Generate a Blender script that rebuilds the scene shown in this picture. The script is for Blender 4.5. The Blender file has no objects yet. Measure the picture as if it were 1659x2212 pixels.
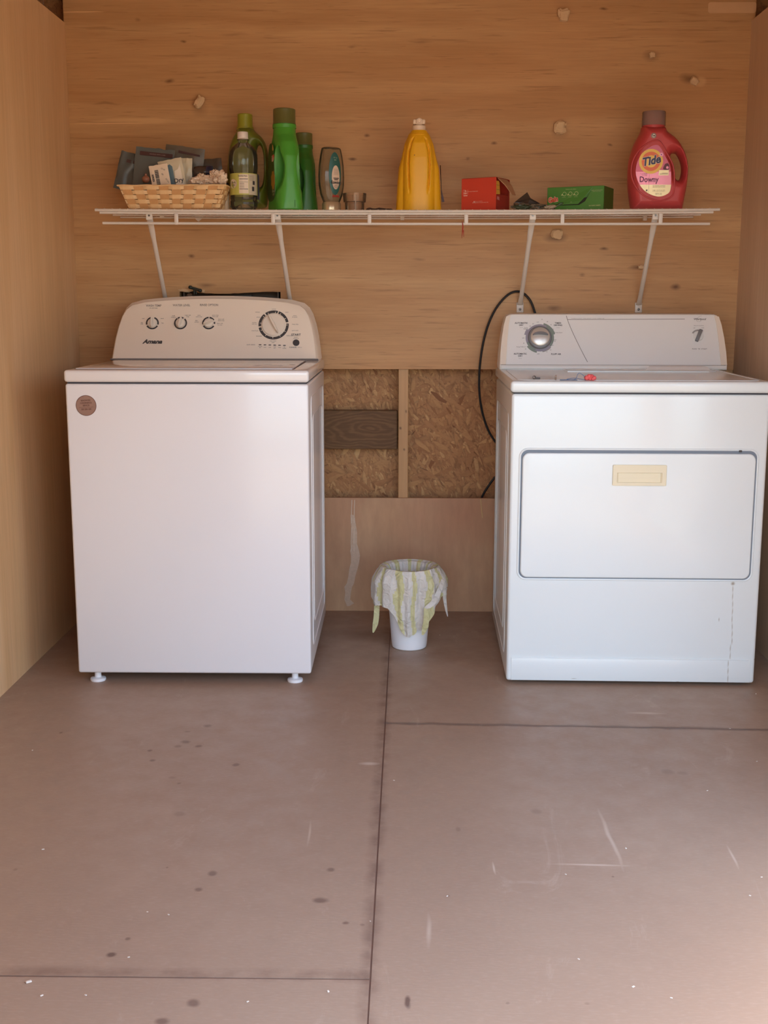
import bpy, bmesh, math, random
import numpy as np
from mathutils import Matrix, Vector, noise
from math import sin, cos, pi, radians, hypot, atan2

sc = bpy.context.scene
COL = sc.collection
# ------------------------------------------------------------------ camera
FPX, CAM = 2531.28, Vector((.0047, -4.2076, 1.1249))
YAW, PITCH, ROLL = -.0193, -.177, .0009
fwd = Vector((sin(YAW)*cos(PITCH), cos(YAW)*cos(PITCH), sin(PITCH)))
rgt = Vector((cos(YAW), -sin(YAW), 0)); upv = rgt.cross(fwd)
rgt, upv = rgt*cos(ROLL)+upv*sin(ROLL), upv*cos(ROLL)-rgt*sin(ROLL)
cam = bpy.data.cameras.new('camera'); co = bpy.data.objects.new('camera', cam); COL.objects.link(co)
m = Matrix((rgt, upv, -fwd)).transposed().to_4x4(); m.translation = CAM; co.matrix_world = m
cam.sensor_fit = 'VERTICAL'; cam.sensor_height = 36; cam.lens = 36*FPX/2212; cam.clip_start = .05
sc.camera = co
# ------------------------------------------------------------------ sky, sun, exposure
world = bpy.data.worlds.new('world'); sc.world = world; world.use_nodes = True
wn = world.node_tree; bg = wn.nodes['Background']
sky = wn.nodes.new('ShaderNodeTexSky'); sky.sky_type = 'NISHITA'; sky.sun_disc = False
sky.sun_elevation = radians(48); sky.sun_rotation = radians(35); sky.dust_density = 2.5; sky.air_density = 1.0
hs = wn.nodes.new('ShaderNodeHueSaturation'); hs.inputs['Saturation'].default_value = .80
wn.links.new(sky.outputs[0], hs.inputs['Color']); wn.links.new(hs.outputs[0], bg.inputs['Color'])
bg.inputs['Strength'].default_value = .46
sl = bpy.data.lights.new('sun', 'SUN'); sl.energy = 2.7; sl.angle = radians(.6); sl.color = (1, .93, .82)
so = bpy.data.objects.new('sun', sl); COL.objects.link(so)
so.location = (2, 8, 9); so.rotation_euler = Vector((-.25, -1, -1.15)).to_track_quat('-Z', 'Y').to_euler()
pt = bpy.data.lights.new('door_portal', 'AREA'); pt.shape = 'RECTANGLE'; pt.size = 1.56; pt.size_y = 1.98
pt.cycles.is_portal = True
po = bpy.data.objects.new('door_portal', pt); COL.objects.link(po)
po.location = (.28, -3.085, .99); po.rotation_euler = (radians(-90), 0, pi)
pt2 = bpy.data.lights.new('side_portal', 'AREA'); pt2.shape = 'RECTANGLE'; pt2.size = 1.98; pt2.size_y = 1.12; pt2.cycles.is_portal = True
po2 = bpy.data.objects.new('side_portal', pt2); COL.objects.link(po2)
po2.location = (1.29, -2.33, .99); po2.rotation_euler = (0, radians(90), 0)  # portal for the added side doorway
sc.view_settings.view_transform = 'Standard'; sc.view_settings.look = 'None'
sc.view_settings.gamma = 1; sc.view_settings.use_curve_mapping = False
sc.view_settings.exposure = 1.44
sc.cycles.use_denoising = True
sc.cycles.diffuse_bounces = 6

# ------------------------------------------------------------------ helpers
def at(px, py, Y):
    "point of the plane y = Y seen at a place of the photograph"
    d = fwd + rgt*((px-829.5)/FPX) - upv*((py-1106)/FPX)
    return CAM + d*((Y-CAM.y)/d.y)
def atz(px, py, Z):
    d = fwd + rgt*((px-829.5)/FPX) - upv*((py-1106)/FPX)
    return CAM + d*((Z-CAM.z)/d.z)
def frame(o, X=(1, 0, 0), U=(0, 0, 1)):
    X = Vector(X).normalized(); U = Vector(U).normalized(); N = X.cross(U)
    M = Matrix((X, U, N)).transposed().to_4x4(); M.translation = Vector(o); return M
def T(x=0, y=0, z=0): return Matrix.Translation((x, y, z))
def RZ(a): return Matrix.Rotation(a, 4, 'Z')
def RX(a): return Matrix.Rotation(a, 4, 'X')
def RY(a): return Matrix.Rotation(a, 4, 'Y')

class B:
    def __init__(s): s.v = []; s.f = []; s.mi = []
    def add(s, vs, fs, M=None, mi=0):
        n = len(s.v)
        s.v += [tuple(M @ Vector(v)) for v in vs] if M else [tuple(v) for v in vs]
        s.f += [tuple(i+n for i in f) for f in fs]; s.mi += [mi]*len(fs); return s
    def box(s, a, b, M=None, mi=0):
        x0, y0, z0 = a; x1, y1, z1 = b
        return s.add([(x0,y0,z0),(x1,y0,z0),(x1,y1,z0),(x0,y1,z0),(x0,y0,z1),(x1,y0,z1),(x1,y1,z1),(x0,y1,z1)],
                     [(0,3,2,1),(4,5,6,7),(0,1,5,4),(1,2,6,5),(2,3,7,6),(3,0,4,7)], M, mi)
    def bbox(s, a, b, r=.005, seg=3, M=None, mi=0):
        bm = bmesh.new(); bmesh.ops.create_cube(bm, size=1)
        for v in bm.verts: v.co = Vector([a[i]+(b[i]-a[i])*(v.co[i]+.5) for i in range(3)])
        bmesh.ops.bevel(bm, geom=list(bm.edges), offset=r, segments=seg, affect='EDGES', profile=.5)
        bm.verts.index_update()
        s.add([v.co for v in bm.verts], [[v.index for v in f.verts] for f in bm.faces], M, mi); bm.free(); return s
    def loft(s, rings, cap=(True, True), close=True, M=None, mi=0):
        n = len(rings[0]); vs = [p for r in rings for p in r]; fs = []
        for i in range(len(rings)-1):
            for j in range(n if close else n-1):
                k = (j+1) % n; fs.append((i*n+j, i*n+k, (i+1)*n+k, (i+1)*n+j))
        if cap[0]: fs.append(tuple(range(n))[::-1])
        if cap[1]: fs.append(tuple((len(rings)-1)*n+j for j in range(n)))
        return s.add(vs, fs, M, mi)
    def lathe(s, prof, n=32, M=None, mi=0, sx=1, sy=1):
        rings = [[(r*cos(2*pi*j/n)*sx, r*sin(2*pi*j/n)*sy, z) for j in range(n)] for r, z in prof]
        return s.loft(rings, (prof[0][0] > 1e-5, prof[-1][0] > 1e-5), True, M, mi)
    def tube(s, pts, r, n=8, M=None, mi=0, cap=True, closed=False):
        pts = [Vector(p) for p in pts]; rs = r if isinstance(r, (list, tuple)) else [r]*len(pts)
        rings = []; prev = None
        for i, p in enumerate(pts):
            t = (pts[min(i+1, len(pts)-1)]-pts[max(i-1, 0)])
            if closed: t = pts[(i+1) % len(pts)]-pts[i-1]
            t.normalize()
            if prev is None:
                a = Vector((0, 0, 1)) if abs(t.z) < .9 else Vector((1, 0, 0))
                u = t.cross(a).normalized()
            else: u = (prev - t*prev.dot(t)).normalized()
            prev = u; w = t.cross(u)
            rings.append([p+(u*cos(2*pi*j/n)+w*sin(2*pi*j/n))*rs[i] for j in range(n)])
        if closed: rings.append(rings[0]); cap = False
        return s.loft(rings, (cap, cap), True, M, mi)
    def prism(s, poly, z0, z1, M=None, mi=0):
        return s.loft([[(x, y, z0) for x, y in poly], [(x, y, z1) for x, y in poly]], (True, True), True, M, mi)
    def ringsec(s, r0, r1, a0, a1, z0, z1, M=None, mi=0, n=None):
        n = n or max(2, int(abs(a1-a0)/radians(8)))
        A = [a0+(a1-a0)*i/n for i in range(n+1)]
        for i in range(n):
            q = [(r0*cos(A[i]), r0*sin(A[i])), (r1*cos(A[i]), r1*sin(A[i])), (r1*cos(A[i+1]), r1*sin(A[i+1])), (r0*cos(A[i+1]), r0*sin(A[i+1]))]
            s.prism(q, z0, z1, M, mi)
        return s
    def build(s, name, mats, parent=None, smooth=35, label=None, kind=None):
        me = bpy.data.meshes.new(name); me.from_pydata(s.v, [], s.f)
        mats = mats if isinstance(mats, (list, tuple)) else [mats]
        for x in mats: me.materials.append(x)
        if len(mats) > 1: me.polygons.foreach_set('material_index', s.mi)
        bm = bmesh.new(); bm.from_mesh(me); bmesh.ops.recalc_face_normals(bm, faces=bm.faces); bm.to_mesh(me); bm.free()
        if smooth:
            me.polygons.foreach_set('use_smooth', [True]*len(me.polygons)); me.set_sharp_from_angle(angle=radians(smooth))
        me.update()
        o = bpy.data.objects.new(name, me); COL.objects.link(o)
        if parent: o.parent = parent
        if label: o['label'] = label
        if kind: o['kind'] = kind
        return o
def thing(name, label, cat, loc=(0, 0, 0), rz=0, group=None):
    o = bpy.data.objects.new(name, None); COL.objects.link(o); o.location = loc; o.rotation_euler = (0, 0, rz)
    o.empty_display_size = .1; o['label'] = label; o['category'] = cat
    if group: o['group'] = group
    return o
def tag(o, label, cat, group=None):
    o['label'] = label; o['category'] = cat
    if group: o['group'] = group
    return o
def text(s, size, M, mat, parent, name='lettering', off=0, shear=0, ext=.0003, align='CENTER', sx=1, space=1):
    cu = bpy.data.curves.new(name, 'FONT'); cu.body = s; cu.size = size; cu.extrude = ext; cu.offset = off
    cu.shear = shear; cu.align_x = align; cu.align_y = 'CENTER'; cu.resolution_u = 3; cu.space_character = space
    o = bpy.data.objects.new(name, cu); COL.objects.link(o)
    dg = bpy.context.evaluated_depsgraph_get()
    me = bpy.data.meshes.new_from_object(o.evaluated_get(dg)); bpy.data.objects.remove(o); bpy.data.curves.remove(cu)
    me.transform(M @ Matrix.Diagonal((sx, 1, 1, 1))); me.materials.clear(); me.materials.append(mat)
    o = bpy.data.objects.new(name, me); COL.objects.link(o); o.parent = parent
    return o
def nets(f, lo, hi, n):
    "surface nets of the zero level of f (negative inside)"
    ax = [np.linspace(lo[i], hi[i], n[i]) for i in range(3)]
    X, Y, Z = np.meshgrid(*ax, indexing='ij'); F = f(X, Y, Z)
    S = F < 0; c = [k-1 for k in n]
    acc = np.zeros(c+[3]); cnt = np.zeros(c)
    cor = [(i, j, k) for i in (0, 1) for j in (0, 1) for k in (0, 1)]
    g = lambda A, o: A[o[0]:o[0]+c[0], o[1]:o[1]+c[1], o[2]:o[2]+c[2]]
    for a in cor:
        for d in range(3):
            if a[d]: continue
            b = list(a); b[d] = 1; fa, fb = g(F, a), g(F, b); x = g(S, a) != g(S, b)
            t = np.where(x, fa/np.where(np.abs(fa-fb) < 1e-12, 1, fa-fb), 0)
            for q in range(3): acc[..., q] += np.where(x, a[q]+(t if q == d else 0), 0)
            cnt += x
    act = cnt > 0; idx = -np.ones(c, int); idx[act] = np.arange(act.sum())
    p = acc[act]/cnt[act][:, None]+np.argwhere(act)
    st = np.array([(hi[i]-lo[i])/(n[i]-1) for i in range(3)]); V = p*st+np.array(lo)
    Q = []
    for d in range(3):
        o1, o2 = [q for q in range(3) if q != d]
        sl = [slice(1, -1)]*3; sl[d] = slice(0, -1); s2 = list(sl); s2[d] = slice(1, None)
        e = S[tuple(sl)] != S[tuple(s2)]; ij = np.argwhere(e); ij[:, o1] += 1; ij[:, o2] += 1
        for r in ij:
            q = []
            for da, db in ((0, 0), (-1, 0), (-1, -1), (0, -1)):
                w = r.copy(); w[o1] += da; w[o2] += db; q.append(int(idx[tuple(w)]))
            if min(q) >= 0: Q.append(tuple(q))
    return [tuple(v) for v in V], Q
def sd2(X, Z, poly):
    P = np.array(poly); d = np.full(X.shape, 1e9); ins = np.zeros(X.shape, bool)
    for i in range(len(P)):
        a, b = P[i], P[(i+1) % len(P)]; e = b-a; wx, wz = X-a[0], Z-a[1]
        t = np.clip((wx*e[0]+wz*e[1])/(e@e), 0, 1); d = np.minimum(d, (wx-e[0]*t)**2+(wz-e[1]*t)**2)
        if e[1] != 0:
            c1 = (a[1] > Z) != (b[1] > Z); ins ^= c1 & (X < (b[0]-a[0])*(Z-a[1])/(b[1]-a[1])+a[0])
    return np.sqrt(d)*np.where(ins, -1, 1)
def smooth_poly(P, it=2, closed=True):
    for _ in range(it):
        Q = []
        n = len(P)
        for i in range(n if closed else n-1):
            a, b = P[i], P[(i+1) % n]
            Q += [tuple(a[k]*.75+b[k]*.25 for k in range(len(a))), tuple(a[k]*.25+b[k]*.75 for k in range(len(a)))]
        if not closed: Q = [P[0]]+Q+[P[-1]]
        P = Q
    return P
def rrect(x0, y0, x1, y1, r, n=6):
    P = []
    for cx, cy, a in ((x1-r, y1-r, 0), (x0+r, y1-r, 90), (x0+r, y0+r, 180), (x1-r, y0+r, 270)):
        P += [(cx+r*cos(radians(a+90*i/n)), cy+r*sin(radians(a+90*i/n))) for i in range(n+1)]
    return P
def circ(r, n=24, cx=0, cy=0, ry=None):
    ry = ry or r
    return [(cx+r*cos(2*pi*i/n), cy+ry*sin(2*pi*i/n)) for i in range(n)]
def srgb(r, g, b, a=1):
    f = lambda c: (c/255/12.92) if c <= 10 else ((c/255+.055)/1.055)**2.4
    return (f(r), f(g), f(b), a)

# ------------------------------------------------------------------ materials
def mat(name, col, rough=.5, metal=0, bump=0, bscale=200, var=0, vscale=8, coat=0, trans=0, spec=.5, alpha=1):
    m = bpy.data.materials.new(name); m.use_nodes = True; N = m.node_tree; p = N.nodes['Principled BSDF']
    p.inputs['Base Color'].default_value = col; p.inputs['Roughness'].default_value = rough; p.inputs['Metallic'].default_value = metal
    p.inputs['Coat Weight'].default_value = coat; p.inputs['Transmission Weight'].default_value = trans
    p.inputs['Specular IOR Level'].default_value = spec
    tc = N.nodes.new('ShaderNodeTexCoord')
    n = N.nodes.new('ShaderNodeTexNoise'); n.inputs['Scale'].default_value = vscale; n.inputs['Detail'].default_value = 4
    N.links.new(tc.outputs['Object'], n.inputs['Vector'])
    mx = N.nodes.new('ShaderNodeMix'); mx.data_type = 'RGBA'
    v = max(var, .02)
    mx.inputs['A'].default_value = (*[c*(1-v) for c in col[:3]], 1); mx.inputs['B'].default_value = (*[min(1, c*(1+v)) for c in col[:3]], 1)
    N.links.new(n.outputs['Fac'], mx.inputs['Factor']); N.links.new(mx.outputs['Result'], p.inputs['Base Color'])
    if bump:
        b = N.nodes.new('ShaderNodeTexNoise'); b.inputs['Scale'].default_value = bscale; b.inputs['Detail'].default_value = 3
        N.links.new(tc.outputs['Object'], b.inputs['Vector'])
        bb = N.nodes.new('ShaderNodeBump'); bb.inputs['Strength'].default_value = bump; bb.inputs['Distance'].default_value = .002
        N.links.new(b.outputs['Fac'], bb.inputs['Height']); N.links.new(bb.outputs[0], p.inputs['Normal'])
    return m
def clearmat(name, tint, gloss=.05, body=.12, bodycol=None):
    "thin clear plastic: see-through, a little body colour, a fresnel shine"
    m = bpy.data.materials.new(name); m.use_nodes = True; N = m.node_tree; N.nodes.remove(N.nodes['Principled BSDF']); out = N.nodes['Material Output']
    t = N.nodes.new('ShaderNodeBsdfTransparent'); t.inputs[0].default_value = tint
    d = N.nodes.new('ShaderNodeBsdfDiffuse'); d.inputs[0].default_value = bodycol or tint
    g = N.nodes.new('ShaderNodeBsdfGlossy'); g.inputs['Roughness'].default_value = gloss
    fr = N.nodes.new('ShaderNodeFresnel'); fr.inputs[0].default_value = 1.38
    a = N.nodes.new('ShaderNodeMixShader'); a.inputs[0].default_value = body
    N.links.new(t.outputs[0], a.inputs[1]); N.links.new(d.outputs[0], a.inputs[2])
    b = N.nodes.new('ShaderNodeMixShader'); N.links.new(fr.outputs[0], b.inputs[0]); N.links.new(a.outputs[0], b.inputs[1]); N.links.new(g.outputs[0], b.inputs[2])
    N.links.new(b.outputs[0], out.inputs[0]); return m
class NT:
    def __init__(s, name):
        s.m = bpy.data.materials.new(name); s.m.use_nodes = True; s.N = s.m.node_tree; s.p = s.N.nodes['Principled BSDF']
        s.tc = s.N.nodes.new('ShaderNodeTexCoord').outputs['Object']
    def lk(s, a, b): s.N.links.new(a, b)
    def new(s, t, **k):
        n = s.N.nodes.new(t)
        for a, b in k.items(): setattr(n, a, b)
        return n
    def mapping(s, sc_, rot=(0, 0, 0), src=None, loc=(0, 0, 0)):
        n = s.new('ShaderNodeMapping'); n.inputs['Scale'].default_value = sc_; n.inputs['Rotation'].default_value = rot; n.inputs['Location'].default_value = loc
        s.lk(src or s.tc, n.inputs['Vector']); return n.outputs[0]
    def noise(s, vec, scale=1, detail=4, rough=.5, dist=0):
        n = s.new('ShaderNodeTexNoise'); n.inputs['Scale'].default_value = scale; n.inputs['Detail'].default_value = detail
        n.inputs['Roughness'].default_value = rough; n.inputs['Distortion'].default_value = dist; s.lk(vec, n.inputs['Vector']); return n.outputs['Fac']
    def rng(s, v, a, b, c=0, d=1, clamp=True):
        n = s.new('ShaderNodeMapRange'); n.clamp = clamp
        for i, x in zip(('From Min', 'From Max', 'To Min', 'To Max'), (a, b, c, d)): n.inputs[i].default_value = x
        s.lk(v, n.inputs['Value']); return n.outputs[0]
    def math(s, op, a, b=None):
        n = s.new('ShaderNodeMath', operation=op)
        for i, x in enumerate((a, b)):
            if x is None: continue
            if isinstance(x, (int, float)): n.inputs[i].default_value = x
            else: s.lk(x, n.inputs[i])
        return n.outputs[0]
    def mix(s, f, a, b, mode='MIX'):
        n = s.new('ShaderNodeMix', data_type='RGBA', blend_type=mode)
        for nm, x in (('Factor', f), ('A', a), ('B', b)):
            if isinstance(x, (int, float)): n.inputs[nm].default_value = x
            elif isinstance(x, tuple): n.inputs[nm].default_value = x
            else: s.lk(x, n.inputs[nm])
        return n.outputs['Result']
    def warp(s, amt, scale):
        n = s.new('ShaderNodeTexNoise'); n.inputs['Scale'].default_value = scale; s.lk(s.tc, n.inputs['Vector'])
        a = s.new('ShaderNodeVectorMath', operation='SUBTRACT'); s.lk(n.outputs['Color'], a.inputs[0]); a.inputs[1].default_value = (.5, .5, .5)
        b = s.new('ShaderNodeVectorMath', operation='SCALE'); s.lk(a.outputs[0], b.inputs[0]); b.inputs['Scale'].default_value = amt
        c = s.new('ShaderNodeVectorMath', operation='ADD'); s.lk(s.tc, c.inputs[0]); s.lk(b.outputs[0], c.inputs[1]); return c.outputs[0]
    def blobs(s, vec, L, edge=.35):
        "mask of soft ellipses; each is centre, radii, strength"
        acc = None
        for c, r, k in L:
            a = s.new('ShaderNodeVectorMath', operation='SUBTRACT'); s.lk(vec, a.inputs[0]); a.inputs[1].default_value = c
            b = s.new('ShaderNodeVectorMath', operation='MULTIPLY'); s.lk(a.outputs[0], b.inputs[0]); b.inputs[1].default_value = tuple(1/x if x else 0 for x in r)
            l = s.new('ShaderNodeVectorMath', operation='LENGTH'); s.lk(b.outputs[0], l.inputs[0])
            v = s.rng(l.outputs['Value'], edge, 1, k, 0); acc = v if acc is None else s.math('MAXIMUM', acc, v)
        return acc
    def bump(s, h, st=.3, d=.002):
        b = s.new('ShaderNodeBump'); b.inputs['Strength'].default_value = st; b.inputs['Distance'].default_value = d
        s.lk(h, b.inputs['Height']); s.lk(b.outputs[0], s.p.inputs['Normal'])
    def done(s, col, rough):
        if isinstance(col, tuple): s.p.inputs['Base Color'].default_value = col
        else: s.lk(col, s.p.inputs['Base Color'])
        if isinstance(rough, (int, float)): s.p.inputs['Roughness'].default_value = rough
        else: s.lk(rough, s.p.inputs['Roughness'])
        return s.m
def plywood(name, ca, cb, cc, grain='x', knots=None, light=None, rough=.55):
    s = NT(name)
    g = {'x': ((.9, 4, 9), (5, 20, 130), (1, 2, 4)), 'z': ((9, 9, .7), (130, 130, 4), (4, 4, .8)), 'w': ((4, 4, 2.4), (34, 34, 9), (5, 5, 3.5)), 'y': ((9, .7, 9), (130, 4, 130), (4, .8, 4))}[grain]
    w = s.warp(.05, 2.5)
    a = s.noise(s.mapping(g[0], src=w), 1, 5, .55, .4); f = s.noise(s.mapping(g[1]), 1, 3, .6)
    l = s.noise(s.mapping(g[2], loc=(3, 1, 7)), .8, 3)
    col = s.mix(s.rng(a, .35, .68), ca, cb); col = s.mix(s.rng(l, .45, .75, 0, .7), col, cc)
    col = s.mix(s.rng(f, .35, .75, 0, .22), col, (ca[0]*.45, ca[1]*.4, ca[2]*.35, 1))
    if grain == 'x':
        for sc_k, th, k_ in (((3.5, 5, 75), .60, .40), ((9, 5, 150), .615, .36)):
            col = s.mix(s.rng(s.noise(s.mapping(sc_k, loc=(5, 2, 8)), 1, 3, .6), th, th+.07, 0, k_), col, (ca[0]*.5, ca[1]*.42, ca[2]*.35, 1))
    if knots: col = s.mix(s.blobs(s.warp(.02, 14), knots, .15), col, (ca[0]*.28, ca[1]*.2, ca[2]*.15, 1))
    if light: col = s.mix(s.blobs(s.warp(.004, 12), light, .55), col, (min(1, cb[0]*1.35), min(1, cb[1]*1.4), min(1, cb[2]*1.5), 1))
    s.bump(f, .12, .001)
    return s.done(col, rough)
def osb():
    s = NT('osb'); cols = []
    base = s.warp(.03, 9)
    for rot, sc_, lo in ((.35, (16, 1, 62), 0), (1.25, (20, 1, 74), 3), (-.6, (18, 1, 66), 7), (2.2, (32, 1, 110), 11), (1.7, (26, 1, 96), 17), (-1.1, (36, 1, 120), 23)):
        v = s.new('ShaderNodeTexVoronoi'); v.feature = 'F1'; v.inputs['Scale'].default_value = 1
        mp = s.new('ShaderNodeMapping'); mp.inputs['Rotation'].default_value = (0, rot, 0); s.lk(base, mp.inputs['Vector'])
        mp2 = s.mapping(sc_, src=mp.outputs[0], loc=(lo, lo, lo)); s.lk(mp2, v.inputs['Vector'])
        sp = s.new('ShaderNodeSeparateColor'); s.lk(v.outputs['Color'], sp.inputs[0]); cols.append((sp.outputs[0], sp.outputs[1], v.outputs['Distance']))
    top = cols[0]; hue, pr, ds = cols[0]
    for h2, p2, d2 in cols[1:]:
        k = s.math('GREATER_THAN', p2, pr)
        hue = s.math('ADD', s.math('MULTIPLY', hue, s.math('SUBTRACT', 1, k)), s.math('MULTIPLY', h2, k))
        ds = s.math('ADD', s.math('MULTIPLY', ds, s.math('SUBTRACT', 1, k)), s.math('MULTIPLY', d2, k)); pr = s.math('MAXIMUM', pr, p2)
    r = s.new('ShaderNodeValToRGB'); s.lk(hue, r.inputs[0]); e = r.color_ramp.elements
    e[0].color = srgb(146, 94, 56); e[1].color = srgb(218, 172, 118)
    for p, c in ((.05, srgb(178, 126, 80)), (.5, srgb(190, 138, 90)), (.88, srgb(200, 150, 98))): q = e.new(p); q.color = c
    col = s.mix(s.rng(ds, .5, .95, 0, .45), r.outputs[0], srgb(95, 55, 30))
    fine = s.noise(s.mapping((60, 60, 200)), 1, 3); col = s.mix(s.rng(fine, .45, .8, 0, .25), col, srgb(130, 85, 50))
    for rot, lo in ((.9, 2), (-.4, 9), (1.9, 5)):
        mp = s.mapping((18, 1, 130), src=s.mapping((1, 1, 1), (0, rot, 0)), loc=(lo, lo, lo)); sl_ = s.noise(mp, 1, 2)
        col = s.mix(s.rng(sl_, .70, .76, 0, .75), col, srgb(92, 54, 30))
    s.bump(s.math('ADD', hue, s.math('MULTIPLY', ds, -1)), .5, .003)
    return s.done(col, .7)
def floor_paint():
    s = NT('floor_paint')
    w = s.warp(.012, 22)
    px = [(448,1568,9,3,.6),(400,1603,11,4,.7),(384,1612,8,3,.5),(430,1612,8,3,.7),(324,1621,6,2.5,.8),(330,1642,7,3,.8),(509,1652,8,4,.8),(387,1692,4,2,.6),
          (372,1680,8,3,.3),(387,1759,12,6,.35),(458,1886,10,6,.8),(428,1922,9,5,.8),(713,1879,8,5,.7),(692,1945,18,7,.8),(747,1993,8,4,.8),(784,1997,5,3,.5),
          (241,2063,11,6,1.),(276,2029,7,4,.8),(362,1874,3,2,.6),(31,1879,5,3,.4),(418,2166,14,9,.8),(350,2206,16,8,.8),(881,2165,7,14,1.1),(1443,1667,14,6,.35),
          (1475,1670,12,4,.25),(1158,1753,12,6,.35),(988,1791,6,5,.4),(967,1936,4,3,.5),(1098,2167,4,3,.5),(1323,1894,3,2,.7),(132,1582,4,2,.8),(404,1580,7,2,.4),(1268,2167,5,3,.35)]
    L = []
    for x, y, rx, ry, k in px:
        p = atz(x, y, 0); q = atz(x+rx, y, 0); t = atz(x, y-ry, 0); L.append(((p.x, p.y, 0), (abs(q.x-p.x)*1.25, abs(t.y-p.y)*1.15, 0), min(1, k)*.75))
    big = s.noise(s.tc, 1.3, 4, .55); mid = s.noise(s.tc, 14, 5, .6); fine = s.noise(s.mapping((60, 260, 60)), 1, 3)
    col = s.mix(s.rng(big, .3, .7), srgb(158, 133, 114), srgb(167, 143, 123)); col = s.mix(s.rng(mid, .35, .75, 0, .16), col, srgb(146, 120, 102))
    col = s.mix(s.rng(fine, .5, .8, 0, .25), col, srgb(190, 168, 152))
    col = s.mix(s.blobs(w, L, .45), col, srgb(88, 62, 55))
    # dirt in and beside the joints
    sx = s.new('ShaderNodeSeparateXYZ'); s.lk(s.warp(.02, 16), sx.inputs[0])
    dx = s.math('ABSOLUTE', s.math('ADD', sx.outputs[0], .055)); col = s.mix(s.math('MULTIPLY', s.rng(dx, .004, .022, .55, 0), s.rng(mid, .3, .6)), col, srgb(105, 78, 66))
    dy = s.math('ABSOLUTE', s.math('ADD', sx.outputs[1], 2.39)); lf = s.rng(sx.outputs[0], -.06, -.05, 1, 0)
    col = s.mix(s.math('MULTIPLY', lf, s.math('MULTIPLY', s.rng(dy, .004, .022, .5, 0), s.rng(mid, .3, .6))), col, srgb(105, 78, 66))
    d3 = s.math('ABSOLUTE', s.math('ADD', s.math('ADD', sx.outputs[1], 1.1769), s.math('MULTIPLY', sx.outputs[0], .0277))); rt = s.rng(sx.outputs[0], -.055, -.045, 0, 1)
    col = s.mix(s.math('MULTIPLY', rt, s.rng(d3, .004, .014, .6, 0)), col, srgb(98, 72, 60))
    wear = s.noise(s.mapping((3, 1.2, 1), (0, 0, .5)), 2.2, 7, .72, 1.2); col = s.mix(s.rng(wear, .62, .74, 0, .28), col, srgb(205, 188, 172))
    # browner patches near the wall between the machines
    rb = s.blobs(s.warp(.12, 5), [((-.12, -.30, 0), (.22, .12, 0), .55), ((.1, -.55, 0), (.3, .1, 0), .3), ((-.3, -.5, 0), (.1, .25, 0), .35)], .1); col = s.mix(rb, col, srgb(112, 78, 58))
    sc1 = s.blobs(s.warp(.03, 4), [((*atz(1318, 1810, 0)[:2], 0), (.006, .16, 0), .5), ((*atz(1275, 1868, 0)[:2], 0), (.09, .005, 0), .6), ((*atz(802, 1651, 0)[:2], 0), (.03, .012, 0), .6),
        ((*atz(1395, 1540, 0)[:2], 0), (.06, .012, 0), .45), ((*atz(1580, 1850, 0)[:2], 0), (.004, .06, 0), .5), ((*atz(665, 1800, 0)[:2], 0), (.004, .07, 0), .4), ((*atz(925, 2010, 0)[:2], 0), (.006, .07, 0), .35), ((*atz(1070, 1875, 0)[:2], 0), (.003, .03, 0), .6)], .2)
    col = s.mix(sc1, col, srgb(215, 198, 182))
    s.bump(s.math('ADD', mid, s.math('MULTIPLY', fine, .6)), .22, .002)
    return s.done(col, s.rng(mid, .3, .7, .38, .58))
def enamel(name, col, stains=None, rough=.26):
    s = NT(name)
    n = s.noise(s.tc, 3, 4); c = s.mix(s.rng(n, .3, .7), (col[0]*.985, col[1]*.985, col[2]*.98, 1), col)
    if stains:
        w = s.warp(.006, 18)
        c = s.mix(s.blobs(w, stains, .2), c, srgb(150, 132, 105))
    o = s.noise(s.tc, 260, 2); s.bump(o, .035, .0006)
    s.p.inputs['Coat Weight'].default_value = .3; s.p.inputs['Coat Roughness'].default_value = .08
    return s.done(c, rough)
def striped_board():
    s = NT('brown_board')
    sp = s.new('ShaderNodeSeparateXYZ'); s.lk(s.warp(.02, 6), sp.inputs[0])
    dx = s.math('MULTIPLY', s.math('ADD', sp.outputs[0], .12), .30); dz = s.math('SUBTRACT', sp.outputs[2], .668)
    d = s.math('SQRT', s.math('ADD', s.math('MULTIPLY', dx, dx), s.math('MULTIPLY', dz, dz)))
    w = s.math('SINE', s.math('MULTIPLY', s.math('ADD', d, s.math('MULTIPLY', s.noise(s.mapping((7, 7, 22)), 1, 3), .05)), 520)); f = s.noise(s.mapping((8, 8, 160)), 1, 4)
    col = s.mix(s.rng(w, -.4, 1, 0, .5), srgb(112, 80, 48), srgb(146, 108, 70)); col = s.mix(s.rng(f, .3, .8, 0, .5), col, srgb(84, 54, 32))
    return s.done(col, .7)

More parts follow.
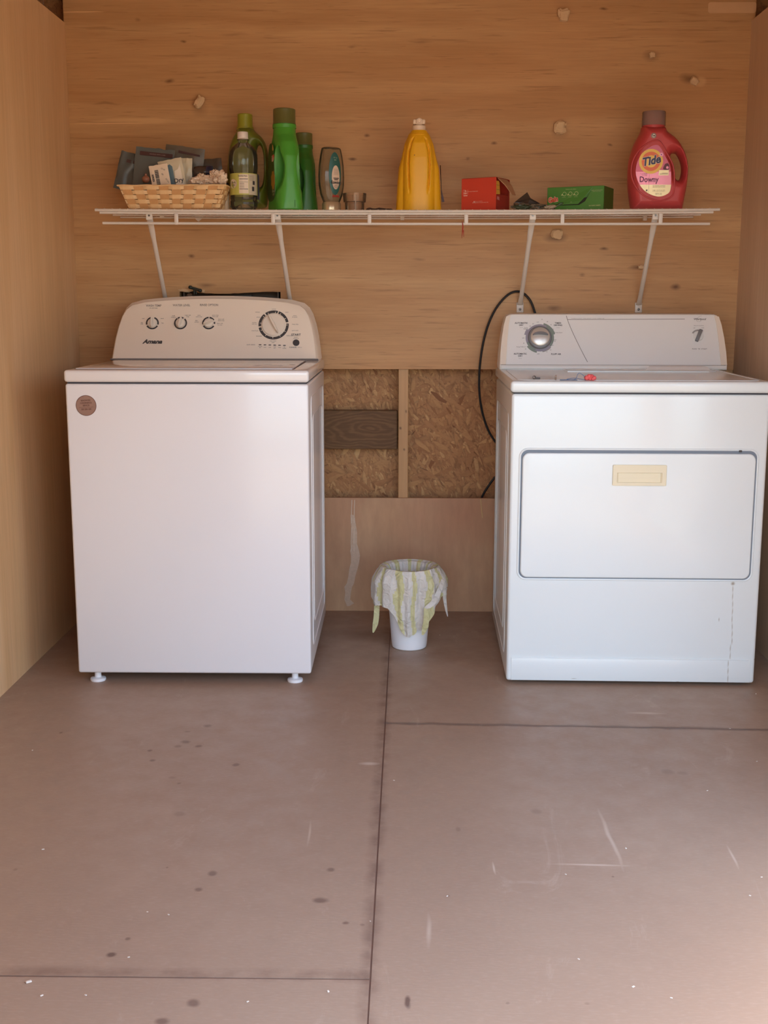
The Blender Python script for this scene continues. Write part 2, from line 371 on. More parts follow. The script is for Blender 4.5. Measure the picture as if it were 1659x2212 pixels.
kn = lambda px, py, rx, rz, k=.8: (tuple(Vector((at(px, py, 0).x, 0, at(px, py, 0).z))), (rx, 0, rz), k)
KN = [kn(368,176,.022,.010), kn(395,91,.012,.006), kn(297,44,.012,.008,.4), kn(232,224,.06,.006,.4), kn(793,291,.014,.008), kn(761,344,.02,.007,.9), kn(1067,310,.014,.008), kn(1010,345,.01,.008,.5),
      kn(908,90,.05,.006,.4), kn(1305,20,.018,.006), kn(1407,120,.035,.022,.5), kn(1487,168,.035,.02,.7), kn(1318,313,.012,.006,.7), kn(414,553,.016,.010), kn(1306,538,.018,.007), kn(1459,621,.022,.014,.9),
      kn(1197,665,.03,.012,.55), kn(1256,594,.014,.006,.5), kn(432,235,.035,.03,.35), kn(1209,285,.035,.03,.35), kn(1200,514,.05,.022,.8), kn(1380,580,.045,.012,.7), kn(445,615,.04,.010,.6), kn(1180,332,.06,.008,.3), kn(900,352,.07,.008,.25),
      kn(905,560,.03,.006,.4), kn(700,560,.1,.008,.2), kn(505,75,.06,.008,.25), kn(760,100,.02,.006,.4), kn(1535,90,.06,.006,.3)]
LT = [((-1.11, 0, 2.0977), (.09, 0, .0022), .8), ((-1.03, 0, 1.733), (.16, 0, .002), .7), ((-.93, 0, 1.742), (.16, 0, .012), .35), ((1.0, 0, 1.8655), (.025, 0, .02), .35), ((1.05, 0, 1.338), (.12, 0, .0016), .35)]
M_back = plywood('plywood_orange', srgb(184, 137, 88), srgb(206, 164, 114), srgb(206, 153, 100), 'x', KN, LT)
M_low = plywood('plywood_low', srgb(192, 146, 108), srgb(210, 166, 126), srgb(194, 132, 98), 'w')
M_side = plywood('plywood_side', srgb(218, 176, 128), srgb(230, 192, 148), srgb(222, 180, 130), 'z')
M_sideR = plywood('plywood_side_grey', srgb(212, 182, 152), srgb(222, 196, 168), srgb(212, 178, 146), 'z')
M_stud = plywood('stud_wood', srgb(196, 148, 98), srgb(214, 170, 120), srgb(206, 156, 104), 'z', [((-.02, 0, .68), (.006, 1, .008), .9), ((.0, 0, .60), (.005, 1, .007), .8), ((.003, 0, .74), (.005, 1, .007), .7)])
M_raft = plywood('rafter_wood', srgb(186, 142, 98), srgb(204, 162, 116), srgb(190, 142, 96), 'x')
M_osb = osb(); M_floor = floor_paint(); M_board = striped_board()
M_sub = mat('dark_gap', srgb(124, 94, 78), .9)
M_ground = mat('dry_ground', srgb(176, 156, 128), .95, var=.15, vscale=3, bump=.4, bscale=20)
M_wenam = enamel('washer_enamel', srgb(232, 229, 229))
def dst(px, py, rx, rz, k): p = at(px, py, -.838); return ((p.x, 0, p.z), (rx, 0, rz), k)
M_denam = enamel('dryer_enamel', srgb(232, 239, 239), None)
M_plast = mat('white_plastic', srgb(242, 228, 210), .32, bump=.02)
M_dplast = mat('dryer_console_plastic', srgb(242, 240, 234), .35, bump=.05, bscale=500)
M_knob = mat('knob_plastic', srgb(236, 224, 208), .3)
M_ink = mat('dark_ink', srgb(66, 62, 62), .5); M_ink2 = mat('grey_ink', srgb(120, 112, 108), .5); M_ink3 = mat('pale_grey_ink', srgb(165, 160, 156), .5)
M_gap = mat('seam_shadow', srgb(60, 60, 66), .7)  # dark strip colour for the shade in the gap under the tops
M_wire = mat('white_coated_wire', srgb(222, 212, 200), .35)
M_screw = mat('screw_steel', srgb(120, 116, 112), .35, .9)
M_silver = mat('silver_dial', srgb(222, 216, 206), .3, .45)
M_dgrey = mat('dial_grey', srgb(128, 128, 130), .4); M_dgreen = mat('dial_grey_green', srgb(138, 150, 138), .45); M_dlil = mat('dial_lilac', srgb(160, 154, 166), .45)
M_cream = mat('cream_plastic', srgb(232, 222, 192), .4, bump=.03)
M_black = mat('black_rubber', srgb(30, 28, 28), .45)
M_white = mat('white_gloss_plastic', srgb(236, 236, 238), .3)

# ------------------------------------------------------------------ setting
XL, XR, YF, ZS = -1.167, 1.163, -3.02, 2.063
b = B().box((XL-.1, YF-.05, -.09), (XR+.1, .11, -.0015)); fl = b.build('floor', M_sub, kind='structure')
def fpanel(q): B().prism(q, -.0014, 0).build('floor_panel', M_floor, fl)
g = .0008; s0 = -.0490; s1 = -.0534; gc = .0022
ysR = lambda x: -1.1757-(x+.045)*.0277
fpanel([(XL-.02, -2.405+gc), (s1-g, -2.4+gc), (s0-g, -.0), (XL-.02, 0)])
fpanel([(XL-.02, YF), (s1-g, YF), (s1-g, -2.4-gc), (XL-.02, -2.405-gc)])
fpanel([(s0+g, ysR(s0)+gc), (XR+.02, ysR(XR)+gc), (XR+.02, 0), (s0+g, 0)])
fpanel([(s1+g, YF), (XR+.02, YF), (XR+.02, ysR(XR)-gc), (s0+g, ysR(s0)-gc)])
# bits of lint and grit on the floor
b = B(); rnd = random.Random(4)
for x, y, r in [(70,1621,3),(93,1835,4),(1633,1499,4),(1635,1645,3),(920,1412,2),(950,1372,3),(318,1970,2.5),(364,1976,3),(1250,2072,3),(1368,2132,4),(1352,1833,4),(90,2151,4),(62,2122,7),(278,2068,3),(535,2164,3),(1450,2156,3),(1577,1574,3),(851,1686,3),(800,1990,2),(1528,1708,3),(966,1936,3),(709,2142,4),(1222,1889,3),(1620,1935,3),(185,2150,3),(1645,1895,3)]:
    p = atz(x, y, 0); w = r*.0007
    b.bbox((-w, -w*.6, 0), (w, w*.6, w*.5), w*.2, 1, T(p.x, p.y, 0) @ RZ(rnd.random()*3))
o = b.build('floor_grit', mat('lint_white', srgb(220, 212, 200), .9)); o['kind'] = 'stuff'; tag(o, 'scattered pale specks of lint and grit lying on the brown floor', 'debris')

wb = B().box((XL-.1, .1015, -.05), (XR+.1, .113, 3.0)).build('wall_back', M_osb, kind='structure')
top = [(-.8013, .8905), (-.8013, 1.1575)]
nt = 26
for i in range(nt+1):
    x = -.8013+.3582*i/nt; z = 1.158-.0035*sin(i/nt*pi*2-1.)+noise.noise(Vector((x*60, 1, 3)))*.0018+(.006 if i < 5 else 0)*(1 if i > 1 else .3)
    top.append((x, z))
top += [(-.4431, .8905)]
PB = [(XL-.004, .8905)]+top+[(XR+.012, .8905), (XR+.012, 2.98), (XL-.004, 2.98)]
MW = frame((0, 0, 0))  # wall plane: x right, z up, out towards the camera
B().prism(PB, -.012, 0, MW).build('plywood_panel', M_back, wb, smooth=0)
B().prism([(XL-.004, 0), (XR+.012, 0), (XR+.012, .4238), (XL-.004, .4238)], -.012, 0, MW).build('plywood_panel', M_low, wb, smooth=0)
for x in (-1.15, -.82, -.414, -.0075, .405, .815, 1.15):
    B().bbox((x-.018, .0125, -.018), (x+.018, .1012, 2.98), .002, 1).build('stud', M_stud, wb)
B().bbox((-.41+.022, .040, .5977), (-.029, .075, .7388), .002, 1).build('blocking_board', M_board, wb, label='dark brown board nailed flat between the studs')
B().bbox((-.41+.022, .1, .5), (-.4, .101, .51), .0003, 1).build('nail_block', M_stud, wb)
# filler smear on the lower sheet
def ribbon(name, pts, mt, parent, th=.0012, label=None):
    b = B(); L = [(x-w, z) for x, z, w in pts]; R = [(x+w, z) for x, z, w in pts]
    for i in range(len(pts)-1): b.prism([L[i], R[i], R[i+1], L[i+1]], .0001, th*(1 if i % 2 else 1.6), MW)
    return b.build(name, mt, parent, smooth=0, label=label)
M_caulk = mat('dried_filler', srgb(214, 192, 170), .4, var=.12, vscale=60)
for dx in (-.004, .005):
    ribbon('filler_line', [(at(762+dx*660, y, 0).x+noise.noise(Vector((y*.02, dx, 0)))*.002, at(762, y, 0).z, .0012) for y in range(1080, 1192, 10)], M_caulk, wb)
sm = []
for y, xc, w in [(1112,760,3),(1118,762,5),(1130,763,6),(1150,766,6),(1175,766,6),(1190,766,11),(1200,768,11),(1215,767,11),(1230,763,10),(1245,760,9),(1260,757,9),(1268,752,9),(1280,752,7),(1295,750,7),(1303,756,10),(1309,752,3)]:
    p = at(xc, y, 0); sm.append((p.x, p.z, w*.0015*(1+.2*noise.noise(Vector((y*.3, 0, 0))))))
M_caulk2 = mat('thin_filler', srgb(206, 176, 150), .45, var=.18, vscale=90)
ribbon('filler_smear', sm, M_caulk2, wb, .0009, 'pale filler smear dragged down the lower plywood')
ribbon('filler_line', [(at(1038+i*.8, 1078+i*8, 0).x, at(1038, 1078+i*8, 0).z, .001) for i in range(6)], mat('yellow_glue', srgb(214, 188, 120), .4), wb)
# foam and filler plugs on the upper sheet
M_foam = mat('dried_foam', srgb(216, 184, 144), .8, bump=.5, bscale=120, var=.12, vscale=70)
rnd = random.Random(11)
def lump(rx, ry, rz, seed, amp=.25, n=14, fr=2.2, M=None, mi=0, b=None, sq=1.0):
    b = b or B(); vs = []; fs = []
    for i in range(n+1):
        th = pi*i/n
        for j in range(2*n):
            ph = pi*j/n; d = Vector((sin(th)*cos(ph), sin(th)*sin(ph), cos(th)))
            k = 1+amp*noise.fractal(d*fr+Vector((seed*7.3, seed, 0)), 1, 2, 3)
            f = lambda c: math.copysign(abs(c)**sq, c)
            vs.append((f(d.x)*rx*k, f(d.y)*ry*k, f(d.z)*rz*k))
    for i in range(n):
        for j in range(2*n):
            a = i*2*n+j; c = i*2*n+(j+1) % (2*n); fs.append((a, c, c+2*n, a+2*n))
    return b.add(vs, fs, M, mi)
for i, (px, py, rx, rz, ang) in enumerate([(431,222,.013,.021,.5),(1217,34,.019,.020,0),(1209,277,.021,.021,.1),(1408,120,.009,.009,0),(1499,176,.014,.012,.6),(1203,506,.019,.016,0),(1384,577,.010,.007,0)]):
    p = at(px, py, 0)
    lump(rx, .016 if i < 3 else .008, rz, i+2, .35, 10, 1.6, T(p.x, -.006, p.z) @ RY(ang), sq=.62).build('foam_plug', M_foam, wb, smooth=25)
p0, p1 = at(1530, 5, 0), at(1633, 28, 0)
B().prism(rrect(p0.x, p1.z, p1.x, p0.z, .008), .0001, .0015, MW).build('veneer_patch', mat('patch_wood', srgb(214, 172, 128), .5, var=.05, vscale=30), wb, label='pale football-shaped veneer patch')
p = at(402, 627, 0)
lump(.028, .004, .006, 31, .4, 8, 2, T(p.x, -.001, p.z)).build('torn_edge', M_foam, wb)
p = at(438, 629, 0)
lump(.008, .007, .006, 35, .5, 8, 2, T(p.x, -.004, p.z)).build('torn_edge', M_foam, wb)

def sidewall(name, x, sgn, mt, door=None):
    "door: (y0, y1, height) of an opening added to let light in"
    segs = [(YF, .11, -.05, 2.205)] if not door else [(YF, door[0], -.05, 2.205), (door[1], .11, -.05, 2.205), (door[0], door[1], door[2], 2.205)]
    b = B()
    for y0, y1, z0, z1 in segs: b.box((min(x+sgn*.101, x+sgn*.113), y0, z0), (max(x+sgn*.101, x+sgn*.113), y1, z1))
    w = b.build(name, M_osb, kind='structure', smooth=0)
    a, c = sorted((x, x+sgn*.012))
    sheets = [(-1.22+.0008, -.0002), (-2.44+.0008, -1.22-.0008), (YF, -2.44-.0008)] if not door else [(-1.22+.0008, -.0002), (door[1], -1.22-.0008)]
    for y0, y1 in sheets: B().box((a, y0, .0), (c, y1, ZS)).build('plywood_panel', mt, w, smooth=0)
    for k in range(8):
        y = -.04-k*.406
        if y < YF+.02 or (door and door[0] < y < door[1]): continue
        a, c = sorted((x+sgn*.0125, x+sgn*.101)); B().box((a, y-.018, -.01), (c, y+.018, 2.04)).build('stud', M_stud, w, smooth=0)
    a, c = sorted((x+sgn*.02, x+sgn*.1008)); B().bbox((a, YF, 2.041), (c, .1, 2.079), .002, 1).build('top_plate', M_raft, w)
    return w
sidewall('wall_left', XL, -1, M_side); sidewall('wall_right', XR, 1, M_sideR, (-2.90, -1.76, 1.98))  # right wall's doorway is unseen, added to light the room from that side
# gable roof with rafters
ce = B()
k = .42
zr = lambda x: 2.16+(1.19-abs(x))*k
ce.prism([(-1.45, zr(1.45)+.09), (0, zr(0)+.09), (1.45, zr(1.45)+.09), (1.45, zr(1.45)+.105), (0, zr(0)+.107), (-1.45, zr(1.45)+.105)], YF*-1+.15, -.13, frame((0, 0, 0), (1, 0, 0), (0, 0, 1)))
ceil = ce.build('ceiling', M_raft, kind='structure', smooth=0)
for i in range(7):
    y = -.05-i*.43
    for sg in (-1, 1):
        q = [(sg*1.35, zr(1.35)-.0), (sg*.01, zr(0)), (sg*.01, zr(0)+.089), (sg*1.35, zr(1.35)+.089)]
        B().prism(q, -y-.019, -y+.019, frame((0, 0, 0))).build('rafter', M_raft, ceil, smooth=0)
# front wall with its open doorway, out of frame behind the camera's field
wf = B(); OX0, OX1, OZ = -.50, 1.06, 1.98
wf.box((XL-.11, YF-.06, -.05), (OX0, YF, 2.3)); wf.box((OX1, YF-.06, -.05), (XR+.11, YF, 2.3)); wf.box((XL-.11, YF-.06, OZ), (XR+.11, YF, 3.0))
wf.build('wall_front', M_side, kind='structure', smooth=0)
B().box((-30, -40, -.30), (30, YF+6, -.22)).build('ground', M_ground, kind='structure', smooth=0)

# ------------------------------------------------------------------ water outlet box in the torn cut-out
ob = thing('water_outlet_box', 'dark recessed valve box in the torn plywood cut-out above the washer', 'outlet box', (-.622, .02, 1.0))
M_dbox = mat('dark_box_plastic', srgb(118, 102, 88), .6, var=.3, vscale=25)
b = B(); b.box((-.17, .076, -.05), (.17, .08, .19)); b.box((-.17, .0, -.05), (-.166, .08, .19)); b.box((.166, .0, -.05), (.17, .08, .19)); b.box((-.17, .0, .186), (.17, .08, .19)); b.box((-.17, 0, -.054), (.17, .08, -.05))
b.build('box_shell', M_dbox, ob, smooth=0)
B().box((.01, .02, -.04), (.07, .06, .15)).build('divider', mat('dark_grey_plastic', srgb(84, 78, 72), .6), ob, smooth=0)
B().tube([(-.142, .0, -.02), (-.142, -.0, .10), (-.142, -.03, .152)], .009, 10).build('valve_pipe', M_dbox, ob)
vp = at(421, 625, -.03)-Vector((-.622, .02, 1.0))
M_valve = mat('valve_dark_green', srgb(42, 46, 38), .5)
b = B(); c = Vector(vp)
b.tube([c+Vector((-.014, 0, .006)), c+Vector((.016, 0, -.003))], [.005, .005], 10)
for q in ((-.0155, .007), (.0175, -.004)): lump(.0075, .0065, .0065, 3, .1, 8, M=T(c.x+q[0], c.y, c.z+q[1]), b=b)
b.tube([c+Vector((-.003, .0, 0)), c+Vector((-.003, .003, -.017))], .0035, 8); b.tube([c+Vector((.004, .0, 0)), c+Vector((.004, .003, -.017))], .003, 8)
b.build('valve_handle', M_valve, ob, label='dark tee-shaped valve handle')

# ------------------------------------------------------------------ washing machine
WW, WD = .6982, .6928
M_wtop = enamel('washer_top_enamel', srgb(232, 227, 224), rough=.12)
wa = thing('washing_machine', 'white top-loading washing machine with four control knobs and a round sticker', 'washing machine', (-.9754+.3491, -.8551+.0017, 0), .005)
hw = WW/2
B().bbox((-hw, 0, .0314), (hw, WD, .8945), .007, 4).build('cabinet', M_wenam, wa)
B().box((-hw+.006, .006, .8940), (hw-.006, WD-.006, .9000)).build('seam', M_gap, wa)
B().bbox((-hw-.002, -.004, .8992), (hw+.002, WD, .9337), .0085, 4).build('top_deck', M_wtop, wa)
li = B().bbox((-.329, .045, .9332), (.3, .50, .9372), .0018, 2).build('lid', M_wtop, wa)
b = B()
for q in (rrect(-.334, .040, .305, .505, .012),): b.prism(q, .9333, .9342)
b.build('lid_gap_shade', mat('lid_gap', srgb(120, 108, 104), .7), wa)  # darker plate paints in the shaded gap round the lid
for x in (-hw+.051, hw-.051):
    for y in (.03, WD-.05):
        f = B().lathe([(.0225, .0), (.0235, .004), (.0225, .008), (.010, .011), (.0095, .033)], 24, T(x, y, 0)).build('leveling_foot', M_white, wa)
# pressed frame on each side panel
for sx in (-1, 1):
    b = B(); X = sx*(hw+.0002)
    P = rrect(.09, .09, .62, .85, .03)
    b.tube([(X, p[0], p[1]) for p in P], .0022, 6, closed=True)
    P = rrect(.15, .15, .56, .79, .03)
    b.tube([(X, p[0], p[1]) for p in P], .0022, 6, closed=True)
    b.build('side_pressing', M_wenam, wa)
# sticker
M_stk = mat('sticker_bronze', srgb(158, 128, 116), .3, .35); M_stkink = mat('sticker_ink', srgb(92, 52, 40), .5)
sp = Vector((-.9168+.6263, -.0002, .8323)); MS = frame(sp)
st = B().prism(circ(.0296, 36), 0, .0004, MS).build('sticker', M_stk, wa, label='round bronze sticker with dark print')
B().ringsec(.0283, .0296, 0, 2*pi, .0004, .0006, MS).build('sticker_rim', M_stkink, st)
MS4 = MS @ RZ(radians(3))
for s_, y, z in (('RENOVATED', .0142, .0066), ('CONVENIENCE', .0072, .0066), ('SERVICES', .0002, .0066), ('503 200-1281', -.0108, .0074)):
    text(s_, z, MS4 @ T(0, y, .0005), M_stkink, st, 'sticker_print', off=.0001, ext=.0001, sx=.72)
B().box((-.021, -.0052, .0004), (.021, -.0046, .0006), MS4).build('sticker_rule', M_stkink, st)
# console
ws = .0 ; L_ = hypot(.07, .19); UC = Vector((0, .07/L_, .19/L_)); OC = Vector((-.017, .62, .938))
MC = frame(OC, (1, 0, 0), UC)
half = [(.347, 0), (.3425, .04), (.338, .075), (.330, .115), (.319, .152), (.307, .174), (.290, .189), (.25, .2), (.2, .2055), (.155, .209), (.1, .212), (.05, .2135), (0, .214)]
prof = half+[(-x, y) for x, y in half[-2::-1]]
def sc_(P, k, dz=0): return [((x*k), (y-.1)*k+.1+dz if y > .001 else y) for x, y in P]
rings = [[MC @ Vector((x, y, -.003)) for x, y in sc_(prof, .985)], [MC @ Vector((x, y, 0)) for x, y in sc_(prof, .975)]][::-1]
rings = [[MC @ Vector((x, y, 0)) for x, y in sc_(prof, .978)], [MC @ Vector((x, y, -.0015)) for x, y in sc_(prof, .99)], [MC @ Vector((x, y, -.006)) for x, y in prof],
         [MC @ Vector((x*1.022, y*1.0, -.03)) for x, y in prof]]
bk = [Vector((OC.x+x*1.03, .725+y*.08, .936+y*.985 if y > .001 else .936)) for x, y in prof]
cs = B().loft(rings+[bk]).build('console', M_plast, wa, smooth=28)
B().box((-.352, -.004, -.012), (.352, -.0005, -.001), MC).build('console_seam', M_ink2, wa)
xc = lambda s_: s_+.0  # offsets measured from the console's middle
def knob(s_, t_, r, ang, big=False):
    MK = MC @ T(s_, t_, 0)
    kb = B().lathe([(r, 0), (r, .004), (r*.93, .007), (0, .0075)], 32, MK).build('knob', M_knob, cs)
    h = .023 if not big else .021
    g_ = B(); rg = r*(1.12 if not big else .92); w = r*(.36 if not big else .17)
    pr = smooth_poly([(-w*.55, -rg), (w*.55, -rg), (w, 0), (w*.55, rg), (-w*.55, rg), (-w, 0)], 2)
    MR = MK @ RZ(-ang)
    g_.loft([[(x, y, .006) for x, y in pr], [(x*.9, y*.98, h*.7) for x, y in pr], [(x*.45, y*.9, h) for x, y in pr]], M=MR)
    g_.build('knob_grip', M_knob, kb) if False else None
    g_.build('knob_grip', M_knob, cs)
for s_, t_, r, ang in ((-.214, .1246, .0160, 0), (-.118, .1247, .0160, radians(14)), (-.022, .1248, .0160, radians(66))): knob(s_, t_, r, ang)
knob(.1988, .1185, .040, radians(-28), True)
b = B()
for (cx, secs) in ((-.214, [(20, -55), (125, 160), (-5, -5)]), ):
    pass
def arc(cx, cy, r0, r1, a0, a1, name='dial_ring'):
    b_ = B().ringsec(r0, r1, radians(a0), radians(a1), .0001, .0005, MC @ T(cx, cy, 0)); return b_.build(name, M_ink, cs)
arc(-.214, .1246, .0172, .0222, -15, 72); arc(-.214, .1246, .0172, .0222, 108, 195); arc(-.214, .1246, .0172, .0222, 208, 332)
arc(-.118, .1247, .0172, .0222, -235, 48); arc(-.118, .1247, .0172, .0222, 62, 84); arc(-.118, .1247, .0172, .0222, 92, 118)
arc(-.022, .1248, .0172, .0222, -8, 12); arc(-.022, .1248, .0172, .0222, 32, 84); arc(-.022, .1248, .0172, .0222, 93, 192); arc(-.022, .1248, .0172, .0222, 208, 330)
for a0, a1 in ((74, 125), (131, 186), (191, 366), (12, 70)): arc(.1988, .1185, .0425, .0515, a0, a1)
b = B()
for a in (0, 30, 60, 83, 115, 140, 172, 205, 235, 268, 300, 330): b.ringsec(.0425, .0475, radians(a-1.2), radians(a+1.2), .0005, .0008, MC @ T(.1988, .1185, 0), n=1)
dt_ = b.build('dial_ticks', M_knob, cs, kind='stuff')
def ct(s_, x, y, size, off=0, mt=None, sx=1, shear=0, al='CENTER'):
    return text(s_, size, MC @ T(x, y, .0003), mt or M_ink2, cs, 'console_print', off, shear, .0001, al, sx)
ct('WASH TEMP', -.212, .1865, .0105, .0001, sx=.9); ct('all cold rinses', -.212, .178, .0055, sx=.9)
ct('WATER LEVEL', -.117, .188, .0105, .0001, sx=.9); ct('RINSE OPTION', -.023, .189, .0105, .0001, sx=.9)
ct('Amana', -.2115, .0585, .0200, .0009, M_ink, 1.15, .35)
for s_, x, y in (('hot', -.179, .125), ('cold', -.246, .141), ('warm', -.181, .1415), ('tap\ncold', -.250, .124), ('small\nmedium', -.143, .148), ('super size\nlarge', -.094, .1505), ('extra\nextra rinse', -.056, .150), ('extra rinse\nfabric soft', -.0005, .1505),
                 ('light\nnormal', -.064, .131), ('fabric soft\nextra rinse', .020, .136), ('fabric soft\nno rinse', .016, .121), ('delicate', .143, .164), ('normal', .198, .175), ('jeans', .243, .164), ('colors\n& towels', .270, .149),
                 ('heavy duty', .272, .121), ('quick wash', .272, .099), ('bulky items', .255, .081), ('deep water\nwash', .198, .0595), ('handwash', .150, .079), ('rinse & spin', .136, .098), ('sanitize\nwith oxi', .133, .124), ('whites', .146, .146)):
    ct(s_, x, y, .0052, sx=.95)
ct('START', .2755, .0835, .0110, .0002, M_ink); ct('pause/\nunlock lid', .2755, .0735, .0048); ct('CANCEL', .266, .0395, .0066, .0001, M_ink2); ct('hold 3 sec', .289, .0395, .0035)
ct('cycle status', .123, .049, .0062)
for i in range(6):
    x = .1545+i*.0165; B().prism([(x-.0042, .047-i*.0004), (x+.0042, .047-i*.0004), (x+.0042, .0498-i*.0004), (x-.0042, .0498-i*.0004)], .0001, .0008, MC).build('status_light', M_ink, cs, smooth=0)
    ct(('sensing\nfill', 'wash', 'soak', 'final\nspin', 'rinse', 'lid\nlocked')[i], x, .0405-i*.0004, .0046)
B().lathe([(.0112, 0), (.0112, .002), (.010, .0032), (0, .0034)], 28, MC @ T(.2765, .0555, 0)).build('start_button', M_ink, cs, label='round dark start button')

# ------------------------------------------------------------------ dryer
DW, DD = .7357, .7257
DYX = thing('clothes_dryer', 'white front-loading clothes dryer with a wide drop door and cream pull', 'dryer', (.3058+.3679, -.8329-.0053, 0), -.0143)
hd = DW/2
def dl(px, py):  # a place of the dryer's front, in its own axes
    p = at(px, py, -.838); return (p.x-.6737, p.z)
e = []
x, z = dl(1583, 1258)
for i in range(14):
    px, py = (1583, 1256) if i == 0 else (1583-.4*i-(3 if i > 8 else 0)-(4 if i > 10 else 0), 1256+i*16); q = dl(px, py); e.append(((q[0], 0, q[1]), (.0022, 0, .016), .55))
q = dl(1583, 1260); e += [((q[0], 0, q[1]), (.008, 0, .007), .8)]
q = dl(1553, 1338); e += [((q[0], 0, q[1]), (.0015, 0, .008), .8)]
q = dl(1630, 1424); e += [((q[0], 0, q[1]), (.003, 0, .003), .9)]
q = dl(1463, 1472); e += [((q[0], 0, q[1]), (.006, 0, .002), .8)]
q = dl(1240, 1466); e += [((q[0], 0, q[1]), (.012, 0, .0015), .5)]
q = dl(1232, 977); e += [((q[0], 0, q[1]), (.018, 0, .0012), .5)]
M_dfront = enamel('dryer_front_enamel', srgb(232, 239, 239), e)
cb = B().bbox((-hd, 0, .0089), (hd, DD, .8668), .009, 4).build('cabinet', M_dfront, DYX)
B().box((-hd+.007, .007, .866), (hd-.007, DD-.01, .8735)).build('seam', M_gap, DYX)
B().bbox((-hd-.004, -.006, .8712), (hd+.004, DD, .9038), .0095, 4).build('top_panel', M_denam, DYX)
b = B(); b.tube([(p[0], p[1], .9036) for p in rrect(-hd+.02, .03, hd-.02, .56, .03)], .0022, 6, closed=True); b.build('top_bead', M_denam, DYX)
x0, z1 = dl(1127, 973); x1, z0 = dl(1634, 1251); z1 -= .0; x1 = .3375; x0 = -.3365
MD = frame((0, 0, 0))
def plate(poly_f, d0, d1, r, M, n=4):
    R = [[(x, y, d0) for x, y in poly_f(0)]]
    for i in range(n+1):
        a = pi/2*i/n; R.append([(x, y, d1-r+r*sin(a)) for x, y in poly_f(r*(1-cos(a)))])
    return B().loft(R, M=M)
bez = B(); Po = rrect(x0-.004, z0-.004, x1+.004, z1+.004, .024); 
bez.tube([MD @ Vector((p[0], p[1], .0004)) for p in Po], .0032, 8, closed=True)
bez.build('door_frame', M_denam, DYX)
B().prism(rrect(x0-.0012, z0-.0012, x1+.0012, z1+.0012, .022), .0001, .0012, MD).build('door_gap_shade', mat('door_gap', srgb(120, 130, 142), .6), DYX)  # grey-blue sheet painted for the shaded groove round the door
dr = plate(lambda i: rrect(x0+.003+i, z0+.0025+i, x1-.003-i, z1-.007-i, .02), .001, .0085, .004, MD).build('door', M_denam, DYX)
q = dl(1598, 974); B().bbox((q[0]-.004, q[1]-.003, .002), (q[0]+.004, q[1]+.003, .006), .0008, 1, MD).build('door_catch', M_ink, dr)
# cream recessed pull
a0, b1 = dl(1323, 1003); a1, b0 = dl(1437, 1048)
h = B(); zt = .0135; Ro = rrect(a0, b0, a1, b1, .003, 3); Ri = rrect(a0+.012, b0+.009, a1-.012, b1-.0225, .001, 3); Rb = rrect(a0+.017, b0+.010, a1-.017, b1-.024, .001, 3)
h.loft([[(x, y, .008) for x, y in Ro], [(x, y, zt-.001) for x, y in Ro], [(x*1+(.0012 if x < (a0+a1)/2 else -.0012), y, zt) for x, y in Ro], [(x, y, zt) for x, y in Ri], [(x, y, .0088) for x, y in Rb]], (True, True), M=MD)
h.build('door_pull', M_cream, dr, smooth=25, label='cream plastic recessed pull')
B().prism([(a0+.018, b0+.009), (a1-.018, b0+.009), (a1-.018, b0+.022), (a0+.018, b0+.022)], .0088, .0095, MD).build('pull_lip', M_cream, dr)
# toe panel bead
zt_ = .0835
B().bbox((-hd+.014, -.0016, .012), (hd-.014, .004, zt_), .0014, 2).build('toe_panel', M_dfront, DYX)
B().tube([(-hd+.014, -.0018, zt_-.0015), (hd-.02, -.0018, zt_-.0015)], .0016, 8).build('toe_bead', M_denam, DYX)
for sx in (-1, 1):
    X = sx*(hd+.0002); b = B()
    for P in (rrect(.10, .06, .64, .80, .03), rrect(.17, .12, .57, .74, .03)): b.tube([(X, p[0], p[1]) for p in P], .0022, 6, closed=True)
    b.build('side_pressing', M_denam, DYX)
for x in (-hd+.06, hd-.06):
    for y in (.08, DD-.08): B().lathe([(.018, 0), (.018, .008), (.009, .0095)], 18, T(x, y, 0)).build('leveling_foot', M_black, DYX)
# console
L_ = hypot(.06, .17); UD = Vector((0, .06/L_, .17/L_)); OD = Vector((.0145, .60, .9042)); MK = frame(OD, (1, 0, 0), UD)
half = [(.380, 0), (.3815, .012), (.3795, .05), (.375, .10), (.368, .15), (.361, .180), (.354, .191), (.343, .1955), (.30, .1962), (0, .1962)]
prof = half+[(-x, y) for x, y in half[-2::-1]]
def shp(k, dn): return [MK @ Vector((x*k, max(y-(1-k)*.35, 0) if y > .1 else y, dn)) for x, y in prof]
bk = [Vector((OD.x+x, .722, .9042+y*.94)) for x, y in prof]
dc = B().loft([shp(.985, 0), shp(.995, -.003), shp(1, -.012), bk]).build('console', M_dplast, DYX, smooth=28)
fp = [(.357, .0155), (.352, .10), (.345, .16), (.340, .187), (-.340, .187), (-.345, .16), (-.352, .10), (-.357, .0155)]
B().prism(fp, .0002, .0014, MK).build('control_panel', mat('dryer_panel_film', srgb(242, 241, 238), .38), dc, smooth=0)
B().bbox((-.374, .0015, .0), (.374, .0135, .004), .0015, 2, MK).build('lower_trim', M_dplast, dc)
B().box((-.374, .0136, .0005), (.374, .0150, .0016), MK).build('trim_shadow_line', M_ink3, dc)
for sg in (-1, 1):
    q = [(.359, .0155), (.3785, .0155), (.377, .06), (.372, .11), (.365, .155), (.357, .184), (.343, .187), (.348, .16), (.354, .10)]
    B().prism([(x*sg, y) for x, y in q], .0, .0034, MK).build('end_cap', M_plast, dc)
x_ = -.0145
def dt(s_, x, y, size, off=0, mt=None, sx=1, shear=0, al='CENTER', space=1):
    return text(s_, size, MK @ T(x+x_, y, .0016), mt or M_ink2, dc, 'console_print', off, shear, .0001, al, sx, space)
